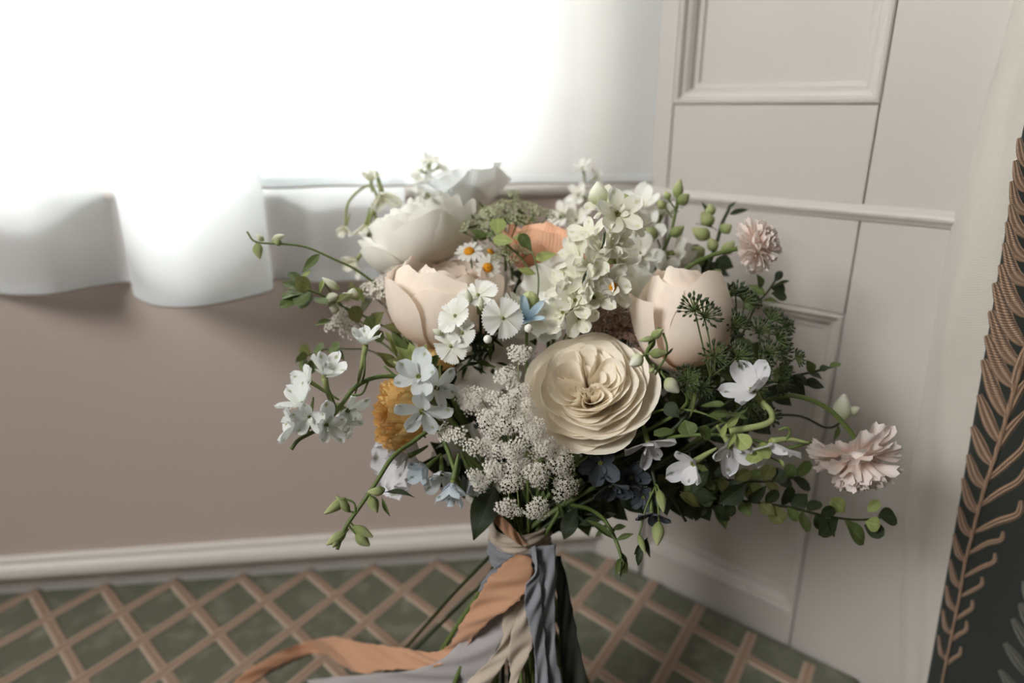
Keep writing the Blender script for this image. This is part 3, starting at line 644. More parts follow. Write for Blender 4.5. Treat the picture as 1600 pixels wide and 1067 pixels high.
for k in range(14): add('stamen', MB().tube([M0_ @ Vector((0, 0, .004)), M0_ @ Vector((.006 * math.cos(k), .006 * math.sin(k), .018))], .0004, 4).ball(M0_ @ Vector((.006 * math.cos(k), .006 * math.sin(k), .018)), .001, 5, 4).mesh('stamen', YOLK), r_)
cup_flower('peach_rose', 'peach coral rose seen from the side behind the white larkspur', 'rose', P(852, 432, .62), D(.25, 1, .05), [(5, [(.004, 0), (.042, .0), (.052, .022), (.056, .036)], .040, .003, .006, .002, E), (5, [(.004, .002), (.038, .004), (.048, .028), (.046, .046)], .036, .003, .004, .002, E), (5, [(.004, .004), (.03, .01), (.038, .03), (.03, .05)], .03, .003, .002, .002, E), (5, [(.004, .006), (.022, .014), (.026, .034), (.014, .05)], .02, .003, 0, .002, E)], PEACH, 'peach', .88)
ORN = [(6, [(.003, 0), (.030, -.006), (.036, .010), (.032, .020)], .021, .002, .002, .0020, RUF), (7, [(.003, .002), (.028, .0), (.034, .012), (.029, .024)], .019, .002, .002, .002, RUF), (7, [(.003, .003), (.025, .004), (.030, .014), (.0255, .0265)], .017, .002, .0015, .002, RUF), (7, [(.003, .004), (.021, .007), (.026, .016), (.021, .028)], .015, .002, .001, .0018, RUF), (7, [(.003, .005), (.017, .01), (.021, .018), (.0165, .029)], .013, .002, .001, .0018, RUF), (6, [(.003, .006), (.012, .012), (.016, .02), (.011, .029)], .011, .002, 0, .0016, RUF), (5, [(.002, .007), (.008, .013), (.01, .02), (.006, .028)], .008, .002, 0, .0012, RUF)]
cup_flower('ranunculus', 'apricot yellow ranunculus facing sideways at the left of the bouquet', 'ranunculus', P(646, 648, .545), D(-1, .12, .62), ORN, ORANGE, 'orn', .88)
cup_flower('ranunculus', 'small apricot ranunculus tucked under the blush rose beside white pinks', 'ranunculus', P(690, 572, .58), D(-.25, 1, .25), ORN, ORANGE, 'orn', .72)
FLAT = [(3, [(.003, 0), (.020, .001), (.036, .008), (.048, .016)], .034, .003, -.004, .004, dict(nu=14, nv=9, kx=2.2)), (3, [(.003, .003), (.016, .008), (.028, .018), (.036, .028)], .028, .003, -.003, .004, dict(nu=14, nv=9, kx=2.2))]
for lab, px, py, d, n, sc, m in (('soft white lisianthus with broad wavy petals between the pinks and the lace', 772, 580, .57, D(-.2, .25, 1), .85, GREYW), ('soft white lisianthus half hidden behind the flat lace flower', 738, 722, .575, D(-.5, -.15, 1), .75, GREYW),
        ('creamy white lisianthus petals in front of the peach rose', 862, 455, .575, D(-.3, .5, 1), .62, WHITE), ('white lisianthus with cupped petals left of the half open peach pink rose', 990, 470, .56, D(.2, .55, 1), .62, WHITE),
        ('pale lisianthus bloom with petals spread low beside the apricot ranunculus', 632, 722, .56, D(-.7, .1, 1), .62, LILAC), ('small white lisianthus bloom right of the blush rose', 775, 462, .59, D(-.2, .7, .8), .5, GREYW), ('white lisianthus petals between blue star flower and larkspur', 846, 505, .56, D(-.4, .4, 1), .5, WHITE)):
    cup_flower('lisianthus', lab, 'lisianthus', P(px, py, d), n, FLAT, m, 'flat', sc, rnd.uniform(0, 6), .0018, cal=False)

# ---- delphinium / larkspur sprays: stem, florets with five petals and a spur, buds
def floret(root, c, n, size, m, spur=None, spurm=STEML, cup=0.6, roll=None, inner=2):
    key = ('flo', m.name, round(cup, 1)); ms = variants(key, lambda i: flat_petal(m, 1.0, [.60, .68, .54, .64][i % 4], .22, .30, .60, .05, seed=i + 3, lift=cup, narrow=.22, nv=9), 4)
    msi = variants(key + ('in',), lambda i: flat_petal(m, 1.0, .50, .34, .5, .6, .07, seed=i + 33, lift=1.15, narrow=.3), 2)
    n = Vector(n).normalized(); q = MB().ball(c, size * .12, 7, 5)
    for k in range(5): a = k * 1.257; q.ball(c + Vector(n) * size * .14 + n.orthogonal() * size * .05 * math.cos(a) + n.cross(n.orthogonal()) * size * .05 * math.sin(a), size * .04, 5, 4)
    f = add('floret', q.mesh('floret', EYE), root, Matrix.Identity(4)); WM[f] = Matrix.Identity(4)
    sp_ = spur if spur is not None else c - n * size * .9 + Vector((0, 0, size * .2))
    md = (c + sp_) / 2 - n * size * .12
    add('spur', MB().tube(crom([c - n * size * .02, md, sp_], 4), [size * .13, size * .045], 6).mesh('spur', spurm), f)
    M0 = frame(n, c, roll if roll is not None else rnd.uniform(0, 6.28))
    for k in range(5): add('petal', rnd.choice(ms), f, M0 @ rz(k * 1.2566 + rnd.uniform(-.12, .12)) @ ry(rnd.uniform(-.3, .22)) @ Matrix.Rotation(rnd.uniform(-.25, .25), 4, 'X') @ Matrix.Scale(size * rnd.uniform(.85, 1.12), 4))
    for k in range(inner): add('petal', msi[k % 2], f, M0 @ rz(k * 6.2832 / max(1, inner) + .6 + rnd.uniform(-.3, .3)) @ ry(rnd.uniform(-.2, .3)) @ Matrix.Scale(size * rnd.uniform(.42, .58), 4))
    return f
def px(a, d): return P(a[0], a[1], d)
def spray(name, label, cat, path, d, r, m=STEMG, low=True):
    """path: photo points with depth, tip first, ending inside the bouquet"""
    pts = [P(*p) for p in path]; root = thing(name, label, cat, pts[-1], GRP)
    c = crom(pts, 5); e = [BX + Vector((rnd.uniform(-.014, .014), rnd.uniform(-.014, .014), .0))]
    e = [pts[-1].lerp(BX, .5) + Vector((0, .01, .012))] + e + [bottom(pts[-1])] if low else []
    c = crom(pts + e, 5); add('stem', MB().tube(c, [r * .75, r * 1.15], 6).mesh('stem', m), root); return root

sp1 = spray('delphinium_spray', 'white delphinium spray with green tipped petals arching out to the far left', 'delphinium', [(455, 702, .468), (468, 686, .47), (500, 668, .475), (528, 640, .48), (556, 604, .485), (596, 588, .49), (640, 596, .50), (690, 640, .53)], .48, .0019)
for x, y, d, n, sz, sx, sy, m in ((571, 540, .482, D(.05, 1, .35), 38, 555, 615, FROST), (507, 588, .474, D(.25, .9, .5), 44, 520, 636, FROST), (486, 597, .485, D(-.5, .5, .6), 30, 530, 625, FROST), (474, 634, .466, D(-.5, .75, .5), 42, 482, 676, FROST), (463, 668, .462, D(-.95, .1, .45), 38, 505, 660, FROST),
        (484, 650, .460, D(.1, -.2, 1), 30, 490, 620, FROST), (508, 664, .462, D(.75, .05, .6), 36, 470, 670, FROST), (541, 640, .486, D(.8, -.5, .4), 36, 512, 628, FROST), (540, 660, .49, D(.5, -.8, .2), 28, 530, 630, FROST), (655, 590, .478, D(-.15, .35, 1), 46, 615, 565, ICE), (660, 640, .474, D(.0, -.75, .8), 46, 650, 600, ICE), (680, 606, .486, D(.75, -.1, .6), 40, 640, 600, ICE)):
    floret(sp1, P(x, y, d), n, sz * d / F, m, P(sx, sy, d + .006), STEML, .85 if n.z > .6 else .5)
for a, b2 in (((560, 604), (570, 552)), ((640, 596), (600, 572)), ((525, 640), (512, 604)), ((500, 668), (470, 650)), ((575, 596), (548, 618))): add('stalk', MB().tube(crom([P(*a, .486), P((a[0] + b2[0]) / 2 + 4, (a[1] + b2[1]) / 2 + 8, .483), P(*b2, .482)], 4), .0008, 5).mesh('stalk', STEMG), sp1)

sp2 = spray('delphinium_spray', 'drooping green delphinium tip with closed buds at the lower left', 'delphinium', [(527, 858, .468), (540, 824, .468), (566, 786, .47), (590, 750, .475), (612, 716, .482), (640, 694, .495), (690, 672, .52)], .475, .0018)
for a, b2, s, wp_ in (((540, 778), (506, 802), (556, 800), 15), ((546, 800), (524, 775), (560, 795), 13), ((578, 775), (588, 802), (578, 770), 16), ((600, 768), (574, 768), (592, 760), 13), ((540, 832), (510, 852), (538, 828), 15), ((552, 822), (582, 840), (548, 812), 15), ((556, 834), (578, 852), (545, 820), 17), ((530, 838), (520, 856), (536, 830), 12)):
    bud(sp2, P(*a, .468), P(*b2, .466), wp_, BUDG, .468, 'bud', P(*s, .468))
leaf(sp2, P(598, 769, .466), P(647, 771, .462), 11, LEAFD, 'lance', .466, facing=D(0, 1, .5)); leaf(sp2, P(596, 775, .47), P(608, 808, .468), 7, LEAFM, 'lance', .47)

sp3 = spray('delphinium_spray', 'pale blue delphinium florets hanging below the apricot ranunculus', 'delphinium', [(722, 770, .50), (712, 740, .505), (700, 705, .515), (690, 672, .53)], .5, .002, STEMG)
for x, y, d, n, sz, m in ((708, 752, .498, D(-.2, -.9, .4), 42, BLUE), (668, 728, .512, D(-.6, -.3, .7), 34, BLUE), (690, 738, .515, D(.1, -.5, .9), 36, ICE), (735, 740, .52, D(.5, -.8, .3), 34, BLUE), (640, 712, .53, D(-.8, -.2, .5), 36, LILAC)):
    floret(sp3, P(x, y, d), n, sz * d / F, m, None, STEMG, .9)

sp4 = spray('larkspur_spike', 'tall white larkspur spike with crowded florets, right of the peach rose', 'larkspur', [(938, 292, .535), (955, 330, .525), (945, 380, .528), (925, 430, .535), (905, 480, .545), (895, 520, .56)], .53, .002, STEMG)
for x, y, d, n, sz, cp in ((963, 336, .508, D(.12, .15, 1), 46, .4), (945, 325, .522, D(-.6, .5, .5), 34, .5), (985, 345, .52, D(.8, .2, .4), 32, .5), (925, 372, .515, D(-.6, .5, .7), 38, .6), (957, 378, .508, D(.6, .3, .8), 38, .6), (940, 392, .505, D(0, .4, 1), 36, .7), (906, 405, .515, D(-.7, .4, .6), 38, .7), (930, 415, .504, D(-.2, .2, 1), 38, .6), (962, 408, .512, D(.8, .1, .6), 36, .6), (912, 440, .508, D(-.5, .3, .8), 40, .7),
        (945, 440, .503, D(.3, 0, 1), 38, .6), (886, 452, .518, D(-.8, .3, .5), 38, .7), (900, 470, .506, D(-.3, .1, 1), 40, .7), (926, 466, .503, D(.2, .2, 1), 36, .7), (882, 488, .514, D(-.6, -.1, .8), 36, .7), (905, 496, .51, D(0, -.2, 1), 34, .7), (956, 462, .515, D(.7, .2, .6), 32, .6)):
    floret(sp4, P(x, y, d), n, sz * 1.06 * d / F, WARMW, None, STEML, cp + .1, None, 4)
bud(sp4, P(938, 322, .525), P(934, 284, .522), 32, BUDW, .525); bud(sp4, P(985, 320, .52), P(975, 303, .52), 11, BUDG, .52)
add('stalk', MB().tube(crom([P(945, 362, .50), P(943, 380, .496), P(938, 395, .505)], 4), .0009, 5).mesh('stalk', STEMD), sp4); add('stalk', MB().tube(crom([P(922, 418, .5), P(912, 436, .494), P(914, 458, .5)], 4), .0011, 5).mesh('stalk', STEMD), sp4)

sp5 = spray('stock_spike', 'loose white stock stem with green buds at its tip, top right', 'stock', [(1064, 292, .60), (1056, 330, .60), (1046, 370, .605), (1028, 410, .61), (1010, 460, .61)], .6, .0016, STEMG)
for x, y, d, n, sz in ((998, 330, .615, D(-.3, .7, .5), 40), (1032, 338, .62, D(.2, .8, .5), 38), (1010, 362, .61, D(0, .4, 1), 40), (985, 372, .615, D(-.7, .3, .6), 34), (1052, 395, .61, D(.8, .2, .5), 38), (1000, 398, .605, D(-.2, .2, 1), 40), (1032, 425, .6, D(.4, .2, .9), 38), (985, 425, .605, D(-.5, .2, .8), 36), (1060, 412, .605, D(.6, -.3, .7), 34), (1012, 445, .595, D(0, 0, 1), 34)):
    floret(sp5, P(x, y, d), n, sz * d / F, WHITE, None, STEML, .7, None, 4)
for a, b2, s, w_ in (((1058, 310), (1064, 280), (1056, 325), 15), ((1060, 318), (1076, 304), (1054, 330), 18), ((1048, 368), (1068, 352), (1042, 376), 17), ((1026, 372), (1008, 348), (1030, 388), 15), ((1040, 325), (1028, 312), (1050, 340), 13), ((1045, 312), (1040, 298), (1055, 325), 11)): bud(sp5, P(*a, .597), P(*b2, .597), w_, BUDG, .6, 'bud', P(*s, .6))

sp6 = spray('snapdragon_stem', 'green budded snapdragon stem with dark leaves behind the upper pink scabious', 'snapdragon', [(1140, 325, .625), (1128, 350, .625), (1118, 385, .62), (1100, 430, .61), (1070, 470, .60)], .62, .002, STEMD)
for a, b2, w_ in (((1112, 352), (1098, 330), 20), ((1108, 372), (1082, 356), 20), ((1126, 362), (1142, 350), 18), ((1118, 392), (1108, 372), 17), ((1128, 396), (1146, 376), 17), ((1100, 398), (1080, 388), 18), ((1106, 440), (1128, 424), 22), ((1098, 415), (1082, 398), 18), ((1110, 338), (1108, 318), 16)): bud(sp6, P(*a, .618), P(*b2, .615), w_, BUDG, .62)
for a, b2, w_ in (((1140, 335), (1170, 325), 10), ((1136, 330), (1150, 312), 9), ((1110, 345), (1100, 315), 12), ((1100, 400), (1070, 385), 26), ((1112, 410), (1076, 420), 30), ((1118, 405), (1146, 418), 26), ((1120, 360), (1090, 345), 16)): leaf(sp6, P(*a, .622), P(*b2, .618), w_, LEAFD, 'oval', .62)

sp7 = spray('delphinium_spray', 'white delphinium bell flowers drooping on a pale curved stem, upper left', 'delphinium', [(540, 350, .655), (545, 315, .655), (575, 290, .655), (590, 312, .65), (578, 345, .645), (580, 400, .635), (610, 440, .62)], .65, .0017, STEML)
for x, y, d, n, sz in ((596, 300, .65, D(.3, -.9, .3), 34), (580, 285, .652, D(0, .8, .3), 22), (540, 352, .652, D(-.3, -.8, .4), 20), (572, 350, .648, D(-.2, -.9, .3), 26), (588, 345, .648, D(.3, -.9, .3), 28), (558, 405, .63, D(-.4, -.6, .5), 28)): floret(sp7, P(x, y, d), n, sz * d / F, WARMW, None, STEML, .95)
sp8 = spray('delphinium_spray', 'wiry delphinium tip with one hanging bud, reaching left over the sheer curtain', 'delphinium', [(386, 362, .545), (400, 378, .545), (440, 381, .545), (478, 386, .55), (520, 404, .555), (566, 428, .565), (620, 480, .58)], .55, .0011, STEMG)
bud(sp8, P(402, 380, .545), P(407, 404, .543), 14, BUDG, .545); bud(sp8, P(425, 376, .545), P(445, 368, .545), 11, BUDW, .545); bud(sp8, P(440, 381, .544), P(428, 378, .544), 10, BUDG, .545); bud(sp8, P(412, 376, .545), P(400, 366, .545), 9, BUDW, .545)
leaf(sp8, P(500, 397, .55), P(470, 425, .548), 14, LEAFM, 'oval', .55)

sp9 = spray('delphinium_spray', 'lilac white delphinium with thick curling spurs, right of the cream rose', 'delphinium', [(1268, 690, .47), (1225, 700, .472), (1180, 688, .476), (1130, 680, .485), (1080, 680, .50), (1030, 690, .52)], .475, .0015, STEMG)
floret(sp9, P(1178, 612, .47), D(-.55, .55, .5), 52 * .47 / F, LILAC, P(1196, 640, .464), STEML, .8)
floret(sp9, P(1205, 690, .466), D(.15, -.9, .45), 44 * .47 / F, LILAC, P(1264, 692, .462), STEML, .6)
floret(sp9, P(1140, 695, .474), D(.1, -.6, .8), 44 * .47 / F, LILAC, P(1120, 665, .47), STEML, .7)
floret(sp9, P(1085, 722, .48), D(-.6, -.25, .7), 46 * .48 / F, LILAC, P(1120, 700, .478), STEML, .8)
add('spur', MB().tube(crom([P(1190, 628, .466), P(1204, 642, .462), P(1206, 656, .462), P(1192, 664, .462), P(1162, 670, .465), P(1140, 674, .468)], 5), [.0020, .0024], 7).mesh('spur', STEML), sp9)
add('spur', MB().tube(crom([P(1216, 672, .464), P(1230, 668, .462), P(1234, 676, .463), P(1226, 690, .465)], 5), .0010, 6).mesh('spur', STEMG), sp9)
sp10 = spray('delphinium_spray', 'dim white delphinium florets hanging in shadow under the cream rose', 'delphinium', [(1030, 790, .51), (1020, 740, .515), (1005, 700, .525), (985, 670, .54)], .51, .0016, STEMD)
for x, y, d, n, sz, m in ((1012, 690, .505, D(.2, -.8, .6), 40, LILAC), (938, 722, .51, D(-.1, -.1, 1), 40, SHADED), (955, 755, .515, D(0, -.7, .7), 36, SHADED), (1018, 800, .505, D(0, -.9, .4), 30, SHADED), (985, 745, .52, D(.3, -.2, 1), 34, SHADED), (1005, 775, .515, D(-.2, -.4, 1), 28, SHADED)): floret(sp10, P(x, y, d), n, sz * d / F, m, None, STEMG, .5)
for a, b2, w_ in (((1030, 765), (1036, 800), 14), ((1030, 815), (1026, 852), 18), ((998, 835), (1008, 865), 10)): bud(sp10, P(*a, .50), P(*b2, .498), w_, BUDG, .5, 'bud', P(1024, 760, .508))
for a, b2, w_ in (((1012, 840), (992, 868), 13), ((1003, 850), (996, 885), 12), ((1010, 838), (1014, 872), 8)): leaf(sp10, P(*a, .505), P(*b2, .503), w_, LEAFD, 'lance', .5)
sp11 = spray('delphinium_spray', 'pale green delphinium bud sprig lying over the top of the cream rose', 'delphinium', [(1030, 512, .452), (1022, 530, .452), (1010, 556, .455), (1030, 580, .462), (1058, 600, .48), (1065, 640, .50)], .455, .0014, STEMG)
for a, b2, s, w_ in (((1024, 528), (998, 532), (1012, 550), 9), ((1018, 528), (1036, 514), (1016, 540), 14), ((1004, 556), (984, 570), (1012, 552), 20), ((1015, 552), (1042, 552), (1012, 556), 15), ((1040, 592), (1062, 612), (1034, 580), 22), ((1022, 575), (1014, 582), (1020, 570), 8)): bud(sp11, P(*a, .452), P(*b2, .45), w_, BUDW if w_ > 18 else BUDG, .452, 'bud', P(*s, .455))
add('tendril', MB().tube(crom([P(1036, 520, .452), P(1042, 540, .452), P(1040, 558, .453), P(1030, 574, .456), P(1024, 585, .46)], 4), .0008, 5).mesh('tendril', STEMG), sp11); leaf(sp11, P(1040, 556, .452), P(1052, 544, .45), 4, LEAFD, 'lance', .45)
sp12 = spray('delphinium_spray', 'single pale delphinium bud flower on a thin stem before the white panelling', 'delphinium', [(1322, 632, .585), (1312, 660, .585), (1290, 668, .58), (1250, 650, .57), (1190, 650, .55), (1120, 660, .53)], .58, .0012, STEMD)
bud(sp12, P(1312, 660, .583), P(1320, 616, .58), 26, BUDW, .58); bud(sp12, P(1325, 645, .58), P(1342, 636, .578), 14, BUDW, .58); leaf(sp12, P(1310, 660, .583), P(1305, 690, .58), 9, LEAFM, 'lance', .58); leaf(sp12, P(1314, 662, .583), P(1332, 678, .58), 8, LEAFD, 'lance', .58)
sp13 = spray('white_stock', 'fluffy white stock tip standing behind the poppy, highest on the left', 'stock', [(672, 245, .71), (666, 275, .71), (672, 310, .70), (690, 380, .68)], .7, .0014, STEML)
for x, y, n, sz in ((672, 256, D(.1, .8, .6), 22), (660, 268, D(-.6, .4, .6), 22), (684, 262, D(.7, .5, .4), 20), (664, 288, D(-.5, .1, .9), 22), (678, 285, D(.2, 0, 1), 20), (668, 304, D(-.2, -.3, 1), 20)): floret(sp13, P(x, y, .705), n, sz * .705 / F, WHITE, None, STEML, .5)
sp14 = spray('white_stock', 'small white stock stem with two buds, highest right of the poppy', 'stock', [(912, 262, .69), (914, 290, .69), (918, 330, .68), (925, 400, .66)], .69, .0012, STEML)
for x, y, n, sz in ((910, 264, D(-.3, .7, .6), 18), (930, 278, D(.6, .5, .5), 16), (905, 305, D(-.6, .3, .8), 24), (928, 310, D(.3, .4, 1), 22), (900, 345, D(-.4, .5, .8), 34), (878, 340, D(-.7, .4, .6), 26)): floret(sp14, P(x, y, .68), n, sz * .68 / F, WHITE, None, STEML, .5)

# ---- blue star flower
tw = thing('tweedia', 'small sky blue star flower with a green bud beside the white pinks', 'tweedia', P(822, 492, .515), GRP)
ms = variants('tweed', lambda i: flat_petal(TWEED, 1, .36, .3, .2, .45, .02, seed=i, lift=.8, narrow=.4), 2); M0 = frame(D(.1, .6, .8), P(823, 500, .512))
for k in range(5): add('petal', ms[k % 2], tw, M0 @ rz(k * 1.2566 + .5) @ Matrix.Scale(.019, 4))
add('bud', MB().ball(P(828, 470, .52), .0075, 9, 7).mesh('bud', BUDG), tw); stem(tw, P(823, 503, .515), D(0, .8, .5), .0012)

# ---- white pinks (dianthus)
dn = thing('dianthus', 'cluster of white fringed pinks with spiky dark green collars', 'dianthus', P(748, 525, .545), GRP)
FR = lambda i: flat_petal(WHITE, 1.0, 1.02, .10, .15, .8, .03, .05, seed=i, lift=.18, nu=14, narrow=.14)
for x, y, d, n, sz in ((712, 494, .50, D(-.55, .45, .75), 33), (705, 540, .502, D(-.5, -.3, .85), 30), (747, 462, .51, D(-.1, .75, .6), 33), (785, 497, .495, D(.1, .05, 1), 33), (803, 478, .515, D(.7, .4, .5), 24), (722, 520, .495, D(-.2, .1, 1), 24)):
    c = P(x, y, d); q = MB().ball(c + n * .001, .0014, 6, 5); b_ = c - n * .016; q.tube([b_, c], [.0032, .0018], 7); f = add('floret', q.mesh('floret', STEML), dn); M0 = frame(n, c, rnd.uniform(0, 6))
    for k in range(5): add('petal', rnd.choice(variants('dian', FR, 3)), f, M0 @ rz(k * 1.2566 + rnd.uniform(-.1, .1)) @ ry(rnd.uniform(-.14, .14)) @ Matrix.Scale(sz * d / F, 4))
    add('stalk', MB().tube(crom([b_, (b_ + P(750, 545, .56)) / 2 + Vector((0, 0, -.004)), P(750, 560, .565)], 4), .0013, 5).mesh('stalk', STEMD), dn)
for k in range(46):
    a = P(rnd.uniform(725, 790), rnd.uniform(505, 575), rnd.uniform(.53, .555)); t_ = a + D(rnd.uniform(-1, 1), rnd.uniform(-.6, 1), rnd.uniform(.1, 1)) * rnd.uniform(.012, .024); leaf(dn, a, t_, rnd.uniform(4, 8), LEAFD if k % 3 else LEAFM, 'lance', .53)
for x, y, d, r in ((762, 530, .488, 7), (826, 513, .495, 7), (733, 545, .50, 5), (829, 545, .51, 4)): add('bud', MB().ball(P(x, y, d), r * d / F, 10, 8).mesh('bud', PEARL), dn)
for a, b2 in (((735, 475), (730, 452)), ((752, 485), (750, 463)), ((693, 522), (676, 514))): bud(dn, P(*a, .50), P(*b2, .498), 11, BUDW, .5)
stem(dn, P(750, 560, .565), D(0, 1, .2), .002, STEMD)

# ---- daisies
for x, y, d, n, sz, lab in ((733, 393, .575, D(-.1, .6, .8), 24, 'white daisy with a yellow eye under the ruffled ranunculus, leftmost daisy'), (762, 418, .57, D(.1, -.1, 1), 22, 'white daisy facing down, lowest of the three left daisies'), (766, 394, .585, D(.5, .6, .6), 18, 'white daisy turned away, nearest to the peach rose'), (958, 450, .498, D(.6, .1, .8), 26, 'white daisy with amber eye half hidden beside the tall larkspur')):
    r_ = thing('daisy', lab, 'daisy', P(x, y, d), GRP); c = P(x, y, d); M0 = frame(n, c, rnd.uniform(0, 6)); s_ = sz * d / F
    dome = MB(); rows = [[(s_ * .36 * math.sin(t * 1.57) * math.cos(a), s_ * .36 * math.sin(t * 1.57) * math.sin(a), s_ * .24 * math.cos(t * 1.57) + .0004 * math.sin(a * 9 + t * 20)) for a in [k * 6.2832 / 14 for k in range(14)]] for t in (1.0, .85, .65, .45, .25, .05)]
    add('disc', dome.grid(rows, True).mesh('disc', YOLK), r_, M0); ms = variants('daisyp', lambda i: flat_petal(WHITE, 1, .30, .12, .25, .7, .02, seed=i, lift=.1, narrow=.55, notch=.05), 3)
    for k in range(14): add('petal', rnd.choice(ms), r_, M0 @ rz(k * .4488 + rnd.uniform(-.06, .06)) @ ry(rnd.uniform(-.1, .15)) @ Matrix.Scale(s_ * rnd.uniform(.9, 1.05), 4))
    stem(r_, c - n * .002, n, .0008)

# ---- scabious
def scabious(label, c, n, R, path, d_out=1.0):
    root = thing('scabious', label, 'scabious', c, GRP); M0 = frame(n, c)
    out = variants('scab_o', lambda i: flat_petal(PINK, 1, .95, .10, .25, .85, .10, .05, seed=i, lift=.15, nu=12, narrow=.35), 4); inn = variants('scab_i', lambda i: flat_petal(PINK, 1, 1.0, .22, .1, .85, .14, .07, seed=i + 9, lift=.5, nu=10, narrow=.4), 4)
    for tier, cnt, r0, z0, tl, L_ in ((0, 13, .38, -.10, .35, .66), (1, 13, .36, .06, .05, .62), (2, 12, .32, .20, -.25, .52), (3, 11, .26, .32, -.5, .42), (4, 9, .18, .40, -.8, .36), (5, 6, .08, .46, -1.1, .30)):
        for k in range(cnt): add('petal', rnd.choice(out if tier < 2 else inn), root, M0 @ rz(k * 6.2832 / cnt + tier * .27 + rnd.uniform(-.12, .12)) @ Matrix.Translation((R * r0, 0, R * z0)) @ ry(tl + rnd.uniform(-.3, .3)) @ Matrix.Rotation(rnd.uniform(-.4, .4), 4, 'X') @ Matrix.Scale(R * L_ * rnd.uniform(.85, 1.15), 4))
    core = MB().ball(M0 @ Vector((0, 0, R * .12)), R * .36, 10, 8)
    add('flower_core', core.mesh('flower_core', PINK), root)
    for k in range(22):
        a = k * 2.4; q = R * .5 * math.sqrt(k / 22); p = M0 @ Vector((q * math.cos(a) * .8, q * math.sin(a) * .8, R * .42)); t_ = M0 @ Vector((q * math.cos(a), q * math.sin(a), R * .68)); add('stamen', MB().tube([p, t_], .0003, 4).ball(t_, .0007, 5, 4).mesh('stamen', PINK), root)
    ms = variants('scabs', lambda i: leaf_mesh(LEAFM, i), 2)
    for k in range(7): add('bract', ms[k % 2], root, M0 @ rz(k * .9) @ Matrix.Translation((0, 0, -R * .1)) @ ry(.25) @ Matrix.Diagonal((R * .5, R * .16, R * .4, 1)))
    pts = [c - Vector(n) * R * .05] + [P(*p) for p in path]; add('stem', MB().tube(crom(pts + [BX + Vector((.01, 0, .03)), bottom(pts[-1])], 6), .0019, 7).mesh('stem', STEMG), root)
    return root
scabious('pale pink scabious on an arching stem, higher of the two, before the panelling', P(1180, 384, .555), D(.62, .22, .62), .0225, [(1150, 389, .556), (1110, 400, .556), (1068, 424, .555), (1040, 470, .56), (980, 600, .57)])
scabious('pale pink scabious nodding face down on a hooked stem at the far right', P(1338, 712, .515), D(.18, -.92, .30), .033, [(1338, 690, .515), (1320, 664, .512), (1290, 636, .51), (1250, 620, .512), (1214, 621, .52), (1150, 650, .54), (1000, 740, .56)])

# ---- umbels: seed heads and lace flowers
def star(mb, c, n, r, k=5):
    x = n.orthogonal().normalized(); y = n.cross(x); a0 = rnd.uniform(0, 6); b0 = len(mb.v); mb.v.append(tuple(c - n * r * .3)); mb.uv.append((.5, 0))
    for i in range(k * 2):
        a = a0 + math.pi * i / k; rr = r if i % 2 == 0 else r * .42; mb.v.append(tuple(c + (x * math.cos(a) + y * math.sin(a)) * rr + n * (r * .25 if i % 2 == 0 else 0))); mb.uv.append((.5, 1))
    for i in range(k * 2): mb.f.append((b0, b0 + 1 + i, b0 + 1 + (i + 1) % (k * 2)))
def lace_umbellet(root, c, n, R, hub, m, raym, dens=46, fs=1.0):
    base = c - Vector(n) * R * .75; q = MB(); x = Vector(n).orthogonal().normalized(); y = Vector(n).cross(x); ry_ = MB()
    for i in range(dens):
        a = i * 2.39996; t = math.sqrt((i + .5) / dens); lob = 1 + .16 * math.sin(a * 3 + R * 9e3); off = (x * math.cos(a) + y * math.sin(a)) * R * t * lob; p = c + off + Vector(n) * (R * .32 * (1 - t * t) + rnd.uniform(-.0004, .0006)); nn = (Vector(n) + off / R * .7 + Vector((rnd.uniform(-.3, .3),) * 3)).normalized()
        star(q, p, nn, R * rnd.uniform(.19, .25) * fs); q.ball(p + nn * R * .03, R * .05, 4, 3)
        if i % 3 == 0: ry_.tube([base, p - nn * R * .04], .00018, 3, False)
    u = add('umbellet', q.mesh('umbellet', m), root); ry_.tube(crom([hub, (hub + base) / 2 + Vector(n) * .003, base], 3), .0004, 5); add('ray', ry_.mesh('ray', raym), u)
lf = thing('lace_flower', 'wide flat white lace flower head below and left of the cream rose', 'lace flower', P(800, 690, .50), GRP)
hub = P(805, 715, .53)
for x, y, R in ((729, 620, 19), (748, 616, 15), (697, 676, 17), (716, 680, 16), (811, 553, 20), (791, 588, 20), (811, 612, 20), (794, 634, 21), (762, 655, 20), (789, 664, 19), (819, 658, 19), (836, 672, 21), (852, 698, 18), (738, 698, 16), (759, 698, 18), (782, 702, 17), (802, 704, 17), (808, 722, 19), (773, 734, 20), (799, 751, 22), (841, 741, 23), (878, 722, 24), (882, 760, 25), (750, 752, 18), (740, 742, 13), (792, 793, 19), (811, 800, 9), (840, 795, 22), (772, 622, 15), (770, 680, 13), (824, 634, 14), (838, 706, 14), (734, 636, 15), (820, 690, 15), (865, 705, 15), (822, 730, 14), (806, 652, 13)):
    o = Vector((x - 800, 690 - y)); d = .474 + .00000095 * (o.x ** 2 + o.y ** 2) * 1.1; n = D(o.x * .0042, o.y * .0040 + .12, 1); lace_umbellet(lf, P(x, y, d + rnd.uniform(-.003, .004)), n, R * 0.93 * d / F, hub, LACE, STEML, 46 if R > 16 else 32)
stem(lf, hub, D(0, .5, .8), .0018)
lf2 = thing('lace_flower', 'green tinged lace flower head seen edge on behind the daisies, at the top', 'lace flower', P(795, 345, .60), GRP); hub = P(790, 402, .605)
